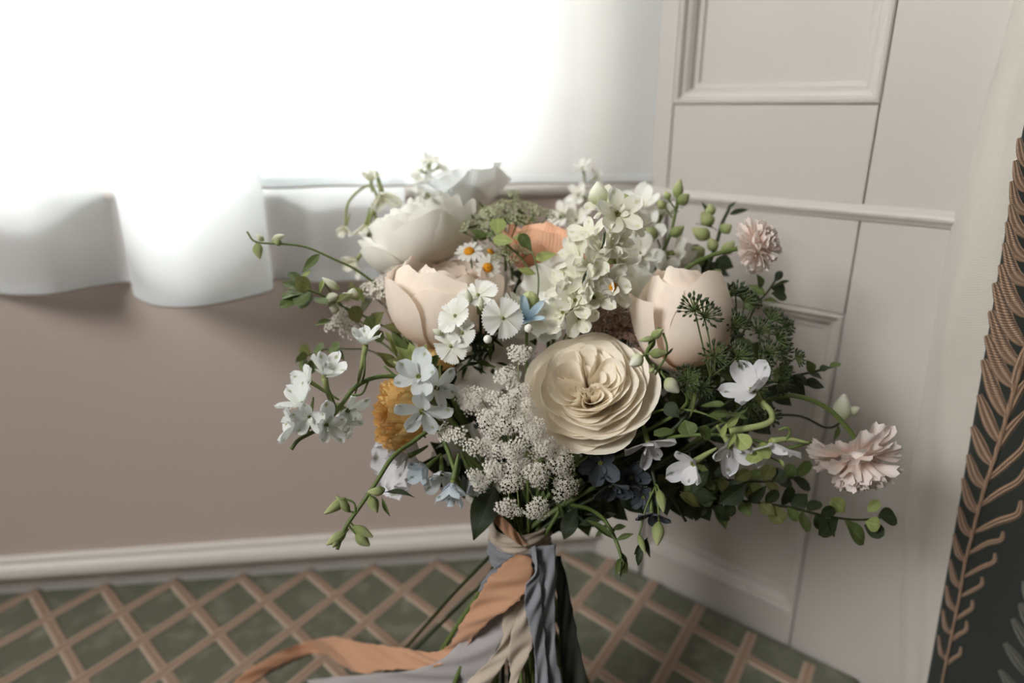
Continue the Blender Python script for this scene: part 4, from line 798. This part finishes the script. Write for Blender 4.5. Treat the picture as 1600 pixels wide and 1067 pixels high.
for x, y, R in ((742, 342, 14), (765, 330, 14), (790, 322, 15), (815, 322, 15), (838, 328, 13), (858, 335, 10), (722, 356, 12), (752, 356, 13), (782, 346, 15), (808, 342, 14), (830, 345, 12), (712, 372, 9), (802, 303, 10), (770, 340, 12), (878, 336, 7)): lace_umbellet(lf2, P(x, y, .59 + rnd.uniform(-.012, .012)), D((x - 790) * .008, .75, .6), R * 1.3 * .59 / F, hub, LACEG, STEMG, 30)
for k in range(14): a = P(rnd.uniform(725, 830), rnd.uniform(340, 362), .60); leaf(lf2, a, a + D(rnd.uniform(-1, 1), rnd.uniform(-.4, .4), .3) * .02, 6, LEAFM, 'lance', .6)
stem(lf2, hub, D(0, 1, .1), .0014)
lf3 = thing('lace_flower', 'small white lace flower head between blush rose and green discs, far left', 'lace flower', P(598, 445, .575), GRP); hub = P(612, 490, .585)
for x, y, R in ((574, 452, 13), (590, 444, 13), (606, 438, 13), (622, 432, 12), (600, 456, 11), (585, 460, 10), (624, 422, 10), (612, 424, 9)): lace_umbellet(lf3, P(x, y, .57), D(-.3, .7, .75), R * 1.35 * .57 / F, hub, LACE, STEMG, 32)
stem(lf3, hub, D(-.3, 1, .1), .0012)
lf4 = thing('lace_flower', 'small greenish lace flower head just above the right daisy cluster', 'lace flower', P(795, 395, .575), GRP); hub = P(800, 425, .59)
for x, y, R in ((775, 402, 11), (792, 394, 12), (810, 388, 12), (800, 405, 11), (822, 394, 10), (785, 386, 9)): lace_umbellet(lf4, P(x, y, .572), D(0, .8, .6), R * .572 / F, hub, LACEG, STEMG, 24)
stem(lf4, hub, D(0, 1, .1), .001)
lf5 = thing('lace_flower', 'fuzzy white lace flower low on the far left, behind the delphinium', 'lace flower', P(535, 505, .585), GRP); hub = P(575, 520, .59)
for x, y, R in ((528, 500, 13), (542, 510, 13), (535, 488, 12), (515, 508, 9), (548, 492, 12), (552, 520, 9)): lace_umbellet(lf5, P(x, y, .58), D(-.5, .5, .8), R * 1.25 * .58 / F, hub, LACE, STEMG, 26)
stem(lf5, hub, D(-.8, .5, .1), .001)
da = thing('lace_flower', 'dusky pink brown lace flower head peeping over the cream rose', 'lace flower', P(965, 515, .55), GRP); hub = P(980, 560, .57)
for x, y, R in ((925, 492, 16), (945, 484, 17), (965, 480, 15), (952, 502, 18), (975, 498, 18), (995, 508, 17), (985, 522, 18), (1008, 526, 16), (1022, 540, 15), (965, 518, 17), (1002, 545, 16), (935, 510, 14), (1120, 542, 13), (1138, 540, 12)): lace_umbellet(da, P(x, y, .535), D((x - 965) * .006, .75, .7), R * .535 / F, hub, DARA, DARAD, 34, 1.35)
stem(da, hub, D(0, 1, .1), .0014)
def seed_umbellet(root, c, n, R, hub, cnt=34):
    n = Vector(n).normalized(); x = n.orthogonal().normalized(); y = n.cross(x); base = c - n * R * .55; rm = MB(); sm = MB()
    for i in range(cnt):
        a = i * 2.39996; t = math.sqrt((i + .5) / cnt) * 1.35; v = (n * math.cos(t) + (x * math.cos(a) + y * math.sin(a)) * math.sin(t)); p = base + v * R * rnd.uniform(.95, 1.2)
        rm.tube([base, p], .00036, 3, False); sm.ball(p, R * .095, 5, 4, v, 1.8)
        q = v.orthogonal() * R * .06; sm.tube([p + v * R * .12, p + v * R * .22 + q], [.0003, .00012], 3, False)
    u = add('umbellet', sm.mesh('umbellet', SEED), root); rm.tube(crom([hub, (hub + base) / 2 + n * .004, base], 4), .0006, 5, False); add('ray', rm.mesh('ray', RAYG), u)
for lab, hb, lst in (('dark green seed umbel with spidery heads in front of the peach pink rose', (1110, 590, .50), ((1083, 476, .468, D(-.35, .7, .6), 23), (1106, 489, .47, D(.2, .5, .8), 23), (1120, 553, .465, D(0, .35, 1), 22), (1073, 590, .463, D(-.3, .4, .9), 22), (1100, 607, .468, D(.1, -.2, 1), 17), (1160, 552, .472, D(.5, .5, .7), 21))),
        ('dark green seed umbel forming a low dome below the upper pink scabious', (1150, 520, .54), ((1134, 458, .53, D(-.5, .8, .2), 19), (1150, 452, .535, D(0, 1, .2), 20), (1168, 462, .53, D(.4, .8, .3), 19), (1147, 504, .51, D(0, .5, .8), 22), (1120, 498, .53, D(-.5, .6, .5), 15), (1180, 470, .535, D(.7, .6, .2), 13))),
        ('dark green seed umbel of drooping heads nearest the white panelling', (1185, 590, .535), ((1190, 512, .52, D(.1, .6, .7), 21), (1210, 492, .53, D(.5, .8, .3), 18), (1224, 525, .525, D(.8, .5, .3), 20), (1205, 548, .51, D(.4, .4, .8), 19), (1190, 566, .505, D(.1, .2, 1), 18), (1232, 508, .54, D(.9, .4, .2), 14), (1228, 580, .52, D(.8, .1, .5), 17), (1250, 558, .53, D(1, .3, .2), 13), (1228, 550, .53, D(.9, .2, .4), 17), (1190, 610, .51, D(.3, -.3, .9), 19), (1225, 600, .515, D(.6, -.2, .7), 18), (1175, 640, .52, D(0, -.5, .9), 20), (1205, 655, .525, D(.4, -.6, .7), 17)))):
    root = thing('seed_umbel', lab, 'seed head', P(*hb), GRP); hub = P(*hb)
    for x, y, d, n, R in lst: seed_umbellet(root, P(x, y, d), n, R * d / F, hub)
    stem(root, hub, D(.3, .9, .1), .0016, STEMD)

# ---- foliage sprigs
def sprig(label, path, r, leaves, m=STEMD, cat='foliage', name='leafy_sprig', low=True):
    root = spray(name, label, cat, path, .5, r, m, low)
    for a, b2, w_, d, mt, kd in leaves: leaf(root, P(*a, d), P(*b2, d + rnd.uniform(-.012, .004)), w_, mt, kd, d)
    return root
def auto(path, n, L, W, mats, kinds, a0=0.05, a1=.95, spread=1.0, seed=1):
    """alternate leaves along a photo-space path"""
    R = random.Random(seed); pts = crom([Vector(p) for p in path], 8); out = []
    for i in range(n):
        t = a0 + (a1 - a0) * i / max(1, n - 1); k = min(len(pts) - 2, int(t * (len(pts) - 1))); p = pts[k]; tg = pts[k] - pts[k + 1]; ang = math.atan2(tg.y, tg.x) + (1 if i % 2 else -1) * R.uniform(.5, 1.25) * spread; l = L * R.uniform(.7, 1.15)
        out.append(((p.x, p.y), (p.x + l * math.cos(ang), p.y + l * math.sin(ang)), W * R.uniform(.75, 1.1), p.z + R.uniform(-.012, .008), R.choice(mats), R.choice(kinds)))
    return out
pth = [(1385, 808, .545), (1340, 812, .545), (1290, 806, .55), (1230, 792, .55), (1160, 782, .55), (1090, 770, .55), (1000, 760, .56)]
sprig('long trailing sprig of round notched green leaves at the lower right', pth, .0012, [((1372, 806), (1402, 808), 30, .535, LEAFD, 'notch'), ((1355, 800), (1374, 782), 17, .535, LEAFL, 'notch'), ((1352, 815), (1376, 822), 24, .53, LEAFL, 'notch'), ((1350, 820), (1382, 836), 26, .54, LEAFD, 'notch'), ((1320, 812), (1352, 850), 36, .53, LEAFM, 'notch'), ((1310, 810), (1280, 836), 26, .54, LEAFD, 'round'), ((1320, 800), (1300, 780), 24, .545, LEAFL, 'notch'), ((1290, 806), (1306, 838), 24, .54, LEAFM, 'round')] +
      auto(pth[2:], 22, 32, 26, [LEAFD, LEAFD, LEAFM, LEAFO, LEAFL], ['notch', 'round', 'oval'], seed=4))
pth = [(1250, 745, .57), (1200, 752, .57), (1140, 750, .565), (1080, 745, .56), (1010, 740, .56)]
sprig('second sprig of rounded olive leaves above the long trailing one', pth, .0012, auto(pth, 22, 30, 25, [LEAFM, LEAFO, LEAFL, LEAFD], ['round', 'notch', 'oval'], seed=8))
pth = [(1222, 724, .462), (1190, 706, .465), (1150, 672, .47), (1110, 650, .475), (1065, 640, .49), (1010, 650, .51)]
sprig('pennycress sprig of flat translucent green pods beside the lilac delphinium', pth, .0009, [((1150, 678), (1170, 700), 27, .46, LEAFL, 'round'), ((1178, 702), (1206, 706), 32, .457, LEAFL, 'notch'), ((1190, 705), (1172, 722), 30, .459, LEAFL, 'round'), ((1128, 684), (1134, 662), 10, .456, LEAFL, 'oval'), ((1132, 668), (1160, 648), 12, .456, LEAFL, 'oval'), ((1078, 652), (1087, 614), 15, .462, LEAFL, 'round'), ((1095, 634), (1132, 630), 15, .464, LEAFM, 'round'), ((1105, 650), (1140, 644), 14, .464, LEAFM, 'round'), ((1132, 646), (1168, 652), 16, .466, LEAFM, 'round'), ((1070, 656), (1078, 680), 30, .468, LEAFM, 'notch'), ((1055, 672), (1022, 678), 18, .475, LEAFM, 'round'), ((1090, 668), (1112, 682), 26, .475, LEAFM, 'round'), ((1072, 610), (1100, 618), 26, .48, LEAFM, 'oval'), ((1040, 630), (1060, 652), 24, .485, LEAFD, 'oval'), ((1148, 676), (1138, 700), 9, .458, LEAFL, 'oval'), ((1215, 716), (1226, 728), 8, .46, LEAFL, 'oval')], STEMG, name='pennycress')
pth = [(452, 452, .55), (490, 456, .55), (530, 476, .56), (580, 500, .575), (640, 540, .59)]
sprig('green bell shaped bracts on a stem at the far left edge', pth, .0011, [((475, 448), (452, 424), 24, .548, LEAFM, 'notch'), ((480, 452), (440, 440), 26, .545, LEAFM, 'notch'), ((482, 455), (438, 462), 26, .542, LEAFM, 'notch'), ((482, 458), (436, 478), 22, .545, LEAFM, 'notch'), ((486, 456), (458, 474), 26, .538, LEAFM, 'round'), ((486, 452), (462, 438), 26, .538, LEAFO, 'round'), ((488, 460), (470, 482), 22, .545, LEAFM, 'round'), ((492, 464), (510, 474), 20, .545, LEAFM, 'round'), ((500, 460), (506, 432), 8, .548, LEAFL, 'lance'), ((522, 474), (548, 456), 16, .552, LEAFO, 'oval'), ((520, 500), (492, 506), 12, .56, LEAFM, 'lance'), ((470, 438), (486, 420), 9, .55, LEAFL, 'oval')] +
      [((560, 470), (545, 440), 20, .565, LEAFO, 'oval'), ((565, 490), (578, 462), 26, .565, LEAFO, 'round'), ((560, 505), (552, 478), 26, .56, LEAFO, 'round'), ((580, 510), (596, 488), 26, .57, LEAFO, 'oval'), ((590, 520), (575, 494), 26, .565, LEAFM, 'round'), ((600, 530), (580, 520), 22, .57, LEAFM, 'oval'), ((555, 450), (570, 470), 16, .565, LEAFL, 'oval')], STEMG, name='bells_of_ireland')
add_l = bpy.data.objects
bw = spray('snowberry_twig', 'white seed buds on thin stalks, between green bracts and lace at the left', 'twig', [(503, 437, .553), (528, 470, .556), (560, 500, .57), (620, 545, .59)], .55, .0008, STEMG)
for a, b2, w_ in (((530, 452), (503, 434), 11), ((512, 470), (528, 462), 18), ((520, 476), (508, 466), 17), ((530, 484), (514, 480), 16), ((548, 464), (552, 450), 16), ((545, 470), (535, 458), 14)): bud(bw, P(*a, .553), P(*b2, .55), w_, BUDW, .55)
pth = [(462, 566, .57), (500, 548, .57), (540, 545, .575), (600, 560, .59)]
sprig('sprig of small round grey green discs above the far left delphinium', pth, .0008, [((512, 548), (530, 540), 20, .565, LEAFM, 'round'), ((488, 552), (506, 538), 18, .567, LEAFM, 'round'), ((485, 555), (468, 540), 18, .567, LEAFO, 'round'), ((480, 560), (464, 556), 20, .565, LEAFM, 'round'), ((480, 562), (470, 578), 22, .563, LEAFM, 'round'), ((490, 560), (484, 584), 18, .567, LEAFM, 'round'), ((520, 546), (538, 560), 15, .567, LEAFM, 'oval')], STEMG, name='pennycress')
pth = [(630, 520, .555), (645, 545, .55), (655, 575, .55), (690, 620, .56)]
sprig('tuft of broad pale green leaves above the pale blue delphinium', pth, .0015, [((650, 578), (622, 540), 26, .535, LEAFL, 'oval'), ((655, 580), (640, 534), 28, .53, LEAFL, 'oval'), ((660, 582), (662, 538), 28, .53, LEAFL, 'oval'), ((665, 585), (684, 552), 24, .535, LEAFM, 'oval'), ((645, 575), (606, 560), 24, .54, LEAFO, 'oval'), ((668, 590), (692, 572), 22, .535, LEAFM, 'oval'), ((690, 600), (684, 566), 18, .53, LEAFL, 'lance'), ((640, 560), (612, 520), 20, .55, LEAFM, 'oval'), ((620, 560), (606, 516), 16, .55, LEAFL, 'lance'), ((650, 570), (628, 520), 24, .55, LEAFO, 'oval'), ((648, 520), (600, 505), 26, .565, LEAFO, 'oval'), ((620, 575), (592, 548), 22, .545, LEAFO, 'oval')], STEMG)
pth = [(766, 343, .565), (772, 366, .565), (790, 380, .57), (830, 440, .575)]
sprig('twining green sprig of round leaves in front of the peach rose', pth, .0010, [((778, 366), (778, 340), 26, .558, LEAFL, 'round'), ((775, 368), (742, 368), 24, .565, LEAFM, 'oval'), ((770, 374), (800, 376), 20, .562, LEAFL, 'oval'), ((828, 388), (812, 366), 22, .56, LEAFM, 'round'), ((800, 372), (826, 370), 12, .562, LEAFL, 'lance'), ((836, 404), (868, 396), 16, .56, LEAFL, 'oval'), ((838, 428), (810, 420), 12, .555, LEAFL, 'lance'), ((760, 374), (736, 358), 16, .565, LEAFM, 'oval')], STEMG)
vine = spray('clematis_tendril', 'thin upright green tendril crossing the white petals, centre top', 'tendril', [(822, 372, .556), (832, 395, .55), (841, 430, .548), (840, 465, .55), (836, 500, .56)], .55, .0008, STEMG)
leaf(vine, P(830, 392, .55), P(815, 368, .55), 16, LEAFM, 'round', .55)
pth = [(1218, 428, .585), (1200, 455, .58), (1180, 480, .575), (1150, 540, .56), (1090, 620, .56)]
sprig('dark rounded leaf sprig below the upper scabious, before the panel edge', pth, .0011, [((1210, 440), (1222, 424), 22, .58, LEAFD, 'round'), ((1208, 448), (1236, 436), 6, .58, LEAFM, 'lance'), ((1205, 450), (1228, 452), 20, .58, LEAFD, 'notch'), ((1205, 458), (1230, 464), 20, .578, LEAFD, 'round'), ((1195, 460), (1170, 444), 14, .58, LEAFM, 'oval'), ((1190, 450), (1186, 430), 14, .582, LEAFM, 'oval'), ((1190, 470), (1220, 470), 12, .58, LEAFM, 'lance'), ((1180, 475), (1160, 480), 20, .57, LEAFM, 'oval'), ((1150, 530), (1180, 545), 26, .56, LEAFM, 'oval'), ((1160, 560), (1195, 575), 22, .56, LEAFL, 'lance'), ((1120, 580), (1155, 590), 26, .555, LEAFM, 'oval')])
pth = [(1310, 570, .56), (1275, 580, .56), (1230, 590, .56), (1170, 610, .56), (1100, 650, .56)]
sprig('dark crinkled leaf spray pointing at the panel, above the hooked scabious', pth, .0013, [((1295, 574), (1313, 566), 14, .555, LEAFM, 'round'), ((1280, 578), (1296, 572), 14, .555, LEAFD, 'oval'), ((1270, 582), (1262, 562), 18, .557, LEAFM, 'oval'), ((1262, 582), (1286, 590), 18, .557, LEAFD, 'oval'), ((1240, 585), (1262, 600), 22, .557, LEAFD, 'oval'), ((1250, 598), (1290, 602), 22, .557, LEAFD, 'lance'), ((1225, 590), (1262, 618), 30, .55, LEAFD, 'oval'), ((1210, 595), (1240, 570), 26, .556, LEAFM, 'oval'), ((1200, 605), (1240, 632), 32, .55, LEAFD, 'oval'), ((1180, 615), (1215, 645), 32, .552, LEAFD, 'oval'), ((1170, 600), (1205, 590), 26, .558, LEAFD, 'oval')])
pth = [(975, 895, .50), (968, 860, .505), (950, 820, .515), (930, 800, .53), (900, 790, .55)]
sp15 = sprig('green hanging stem with a frilled seed tip below the rose, over the panel foot', pth, .0017, [((972, 872), (962, 897), 12, .495, LEAFM, 'oval'), ((972, 876), (972, 902), 11, .492, LEAFM, 'oval'), ((970, 870), (986, 892), 10, .498, LEAFM, 'oval'), ((958, 842), (922, 812), 12, .505, LEAFM, 'lance'), ((960, 846), (990, 832), 9, .505, LEAFM, 'lance'), ((968, 860), (982, 886), 8, .50, LEAFD, 'lance'), ((940, 812), (905, 818), 14, .515, LEAFD, 'lance')], STEMG)
for a, b2, w_ in (((970, 874), (966, 896), 9), ((974, 876), (978, 896), 9)): bud(sp15, P(*a, .496), P(*b2, .494), w_, BUDG, .5)
pth = [(1072, 815, .535), (1050, 780, .54), (1020, 750, .55), (960, 740, .56)]
sprig('dark curved lance leaf hanging at the lower right under the lilac flowers', pth, .0014, [((1050, 775), (1075, 812), 16, .53, LEAFD, 'lance'), ((1062, 772), (1098, 790), 22, .535, LEAFO, 'oval'), ((1030, 770), (1062, 760), 26, .54, LEAFD, 'oval'), ((1080, 768), (1120, 780), 24, .54, LEAFD, 'oval'), ((1110, 790), (1144, 812), 22, .54, LEAFD, 'lance')])
lf_ = thing('salal_leaf', 'broad dark leaf hanging left of the ribbon binding', 'leaf', P(765, 790, .545), GRP); o = leaf(lf_, P(772, 762, .545), P(738, 842, .53), 46, LEAFD, 'oval', .535, facing=D(-.2, .2, 1), name='blade'); add('stalk', MB().tube(crom([P(772, 762, .545), P(790, 790, .56), BX + Vector((0, 0, .01)), BX - Vector((0, 0, .03))], 5), .0012, 6).mesh('stalk', STEMD), lf_)
# deep foliage behind and below the blooms
R_ = random.Random(31)
for i, (path, lab) in enumerate((([(690, 735, .57), (730, 720, .575), (770, 750, .58), (800, 800, .58)], 'dark salal sprig filling the shadow left of the flat lace flower'), ([(905, 800, .55), (890, 780, .555), (860, 790, .565), (830, 830, .575)], 'dark salal sprig beneath the flat lace flower, right of the binding'), ([(1120, 720, .57), (1040, 730, .57), (960, 760, .57), (880, 800, .575)], 'dark salal sprig in deep shadow under the cream rose'), ([(1060, 690, .57), (1010, 720, .57), (950, 750, .57), (860, 810, .575)], 'dark salal sprig behind the dim white delphinium'),
        ([(700, 600, .59), (730, 640, .59), (770, 700, .585), (805, 800, .58)], 'dark salal sprig between pale blue delphinium and lace'), ([(640, 440, .63), (690, 480, .62), (740, 560, .61), (790, 700, .59)], 'dark salal sprig behind the blush rose and ruffled ranunculus'), ([(790, 430, .62), (800, 500, .61), (805, 600, .60), (810, 720, .59)], 'dark salal sprig in the hollow left of the peach rose'), ([(1000, 420, .64), (960, 500, .62), (900, 620, .60), (830, 760, .59)], 'dark salal sprig behind the larkspur and stock'), ([(1150, 480, .60), (1090, 560, .60), (1000, 660, .59), (850, 790, .58)], 'dark salal sprig behind the seed umbels'),
        ([(1130, 790, .55), (1060, 770, .555), (980, 770, .56), (880, 810, .575)], 'dark salal sprig lowest at the right under the cream rose'), ([(1120, 640, .57), (1060, 650, .57), (1000, 690, .57), (880, 790, .575)], 'dark salal sprig between the cream rose and the pennycress'), ([(990, 690, .55), (960, 720, .555), (920, 760, .56), (850, 820, .575)], 'dark salal sprig directly below the cream rose'), ([(1190, 560, .58), (1140, 590, .58), (1050, 660, .58), (860, 800, .58)], 'dark salal sprig at the foot of the seed umbels'),
        ([(1200, 640, .58), (1130, 660, .58), (1020, 710, .58), (860, 800, .58)], 'dark salal sprig behind the lilac delphinium'), ([(1100, 400, .635), (1080, 470, .62), (1000, 600, .60), (850, 770, .585)], 'dark salal sprig under the green snapdragon buds'), ([(960, 830, .54), (930, 805, .55), (890, 810, .56), (840, 840, .575)], 'dark wiry leaf sprig low at the right of the binding'))):
    n_ = 24 if i < 15 else 9; sprig(lab, path, .0014, auto(path, n_, 48 if i < 15 else 26, 30 if i < 15 else 10, [LEAFD, LEAFD, LEAFD, LEAFM] if i > 3 else [LEAFD], ['oval', 'oval', 'lance'], seed=50 + i, spread=1.3), STEMD, name='salal_sprig')

# ------------------------------------------------------------------ ribbons
R_PEACH = fabric('peach_silk', srgb(208, 160, 126), 2200, .18, .6, .25, .15); R_LILAC = fabric('lilac_silk', srgb(186, 180, 180), 2200, .22, .55, .25); R_CREAM = fabric('cream_silk', srgb(208, 192, 174), 2200, .22, .6, .25); R_BLUE = fabric('grey_blue_silk', srgb(150, 152, 158), 2200, .2, .55, .25); R_DARK = fabric('moss_green_silk', srgb(48, 52, 42), 2200, .05, .6, .25)
def ribbon(label, pts, m, fray=.0008, seed=0, thick=.0003, floor=True):
    """pts: (upper edge point, lower edge point) pairs in world space"""
    R = random.Random(seed); a = crom([p[0] for p in pts], 7); b2 = crom([p[1] for p in pts], 7); rows = []; ph = R.uniform(0, 6)
    for i, (p, q) in enumerate(zip(a, b2)):
        t = (a[min(i + 1, len(a) - 1)] - a[max(i - 1, 0)]).normalized(); wv = (q - p); nn = t.cross(wv).normalized() if wv.length > 1e-6 else Vector((0, -1, 0)); row = []
        for k in range(11):
            s = k / 10; x = p.lerp(q, s) + nn * (.0026 * math.sin(i * .31 + s * 4 + ph) + .0018 * math.sin(i * .83 + s * 7 + ph)) * (0.4 + s * (1 - s) * 2)
            if k in (0, 10): x += wv.normalized() * R.uniform(-fray, fray)
            if floor: x.z = max(x.z, .0028)
            row.append(x)
        rows.append(row)
    root = thing('silk_ribbon', label, 'ribbon', (a[0] + b2[0]) / 2, 'silk ribbons tied round the bouquet')
    o = add('ribbon_strip', MB().grid(rows).mesh('ribbon_strip', m), root); md = o.modifiers.new('cloth thickness', 'SOLIDIFY'); md.thickness = thick; md.offset = 0; return root
def band(label, m, z0, z1, rad, tilt, seed):
    R = random.Random(seed); rows = []
    for i in range(17):
        s = i / 16; row = []
        for k in range(40):
            a = 2 * math.pi * k / 40; r = rad * (1 + .03 * math.sin(3 * a + seed)) + .0012 * math.sin(s * 15 + a * 2 + seed) + .0009 * math.sin(s * 27 - a * 3) + .0015 * math.sin(math.pi * s); row.append(BX + Vector((r * math.cos(a), r * math.sin(a), z0 + (z1 - z0) * s + tilt * math.cos(a + seed) * rad)))
        rows.append(row)
    root = thing('silk_ribbon', label, 'ribbon', BX + Vector((0, 0, z0)), 'silk ribbons tied round the bouquet'); o = add('ribbon_wrap', MB().grid(rows, True).mesh('ribbon_wrap', m), root); md = o.modifiers.new('cloth thickness', 'SOLIDIFY'); md.thickness = .0005
band('cream ribbon wound round the stems, highest wrap of the binding', R_CREAM, .002, .022, .0240, .15, 1); band('grey blue ribbon wound round the stems just below the cream wrap', R_BLUE, -.016, .005, .0256, .2, 2)
def pr(a, da, b2, db): return (P(a[0], a[1], da), P(b2[0], b2[1], db))
ribbon('peach ribbon strand lying slantwise over the top of the binding', [pr((766, 790), .552, (776, 784), .55), pr((770, 812), .543, (786, 806), .54), pr((786, 832), .541, (800, 822), .54), pr((806, 846), .542, (812, 838), .541), pr((822, 858), .544, (824, 850), .545)], R_PEACH, .0003, 3)
G = lambda x, y, z: onz(x, y, z)
ribbon('long peach ribbon sweeping from the knot to the left across the seat', [pr((808, 862), .545, (832, 872), .545), pr((782, 886), .54, (830, 912), .535), pr((758, 912), .54, (810, 938), .53), pr((738, 944), .545, (778, 962), .535), pr((720, 976), .56, (744, 990), .55), pr((704, 1005), .58, (722, 1022), .57), pr((676, 1018), .60, (690, 1040), .58), pr((640, 1014), .625, (655, 1046), .60), pr((598, 1008), .655, (606, 1046), .63), pr((560, 1002), .69, (566, 1052), .65), pr((520, 994), .73, (536, 1042), .69), (G(480, 1002, .014), G(500, 1022, .004)), (G(440, 1016, .016), G(450, 1034, .004)), (G(405, 1035, .014), G(412, 1054, .004)), (G(370, 1060, .010), G(382, 1080, .004)), (G(350, 1085, .006), G(366, 1105, .004))], R_PEACH, .0012, 5)
ribbon('lilac ribbon falling behind the long peach one toward the lower left', [pr((806, 872), .552, (826, 880), .552), pr((780, 900), .552, (818, 925), .55), pr((752, 950), .556, (800, 970), .55), pr((722, 1000), .565, (780, 1015), .552), pr((680, 1035), .585, (760, 1058), .56), pr((620, 1050), .615, (735, 1100), .57), pr((545, 1056), .66, (690, 1150), .585), pr((480, 1062), .70, (620, 1190), .60)], R_LILAC, .0008, 6)
ribbon('short grey blue ribbon edge showing beside the peach one below the knot', [pr((800, 868), .549, (815, 870), .549), pr((776, 884), .549, (792, 894), .547), pr((757, 904), .55, (772, 916), .549), pr((748, 922), .553, (760, 930), .552)], R_BLUE, .0006, 7)
ribbon('narrow cream ribbon falling left between peach and lilac ribbons', [pr((815, 880), .548, (826, 884), .548), pr((800, 915), .546, (820, 925), .545), pr((786, 960), .545, (812, 968), .543), pr((784, 1000), .545, (800, 1010), .543), pr((764, 1032), .547, (786, 1040), .545), pr((736, 1060), .55, (760, 1078), .547), pr((700, 1100), .555, (730, 1120), .55)], R_CREAM, .0006, 8)
ribbon('cream ribbon with one twist falling straight below the knot', [pr((822, 885), .547, (832, 888), .547), pr((814, 940), .543, (830, 950), .542), pr((800, 985), .541, (834, 1000), .54), pr((794, 1024), .541, (824, 1030), .54), pr((797, 1060), .541, (808, 1072), .54), pr((785, 1110), .542, (812, 1120), .54)], R_CREAM, .0006, 9)
ribbon('pale blue ribbon with a bright folded loop, right of the knot', [pr((826, 858), .538, (836, 852), .538), pr((836, 892), .533, (842, 888), .533), pr((822, 912), .530, (844, 905), .532), pr((820, 938), .528, (846, 930), .532), pr((824, 966), .53, (848, 958), .533), pr((832, 1000), .533, (852, 1000), .535), pr((838, 1050), .535, (856, 1060), .537), pr((842, 1120), .537, (860, 1120), .539)], R_BLUE, .0006, 10)
ribbon('broad grey blue ribbon hanging down the right of the knot', [pr((832, 856), .540, (868, 850), .545), pr((840, 900), .537, (868, 900), .540), pr((842, 960), .537, (868, 960), .538), pr((838, 1010), .538, (868, 1015), .54), pr((836, 1065), .54, (880, 1070), .543), pr((832, 1130), .54, (886, 1130), .545)], R_BLUE, .0006, 11)
ribbon('dark moss green ribbon hanging at the right of the stems', [pr((862, 870), .556, (876, 868), .558), pr((870, 930), .552, (890, 925), .555), pr((874, 1000), .55, (902, 990), .553), pr((880, 1065), .55, (916, 1060), .553), pr((884, 1130), .55, (926, 1130), .553)], R_DARK, .0006, 12)
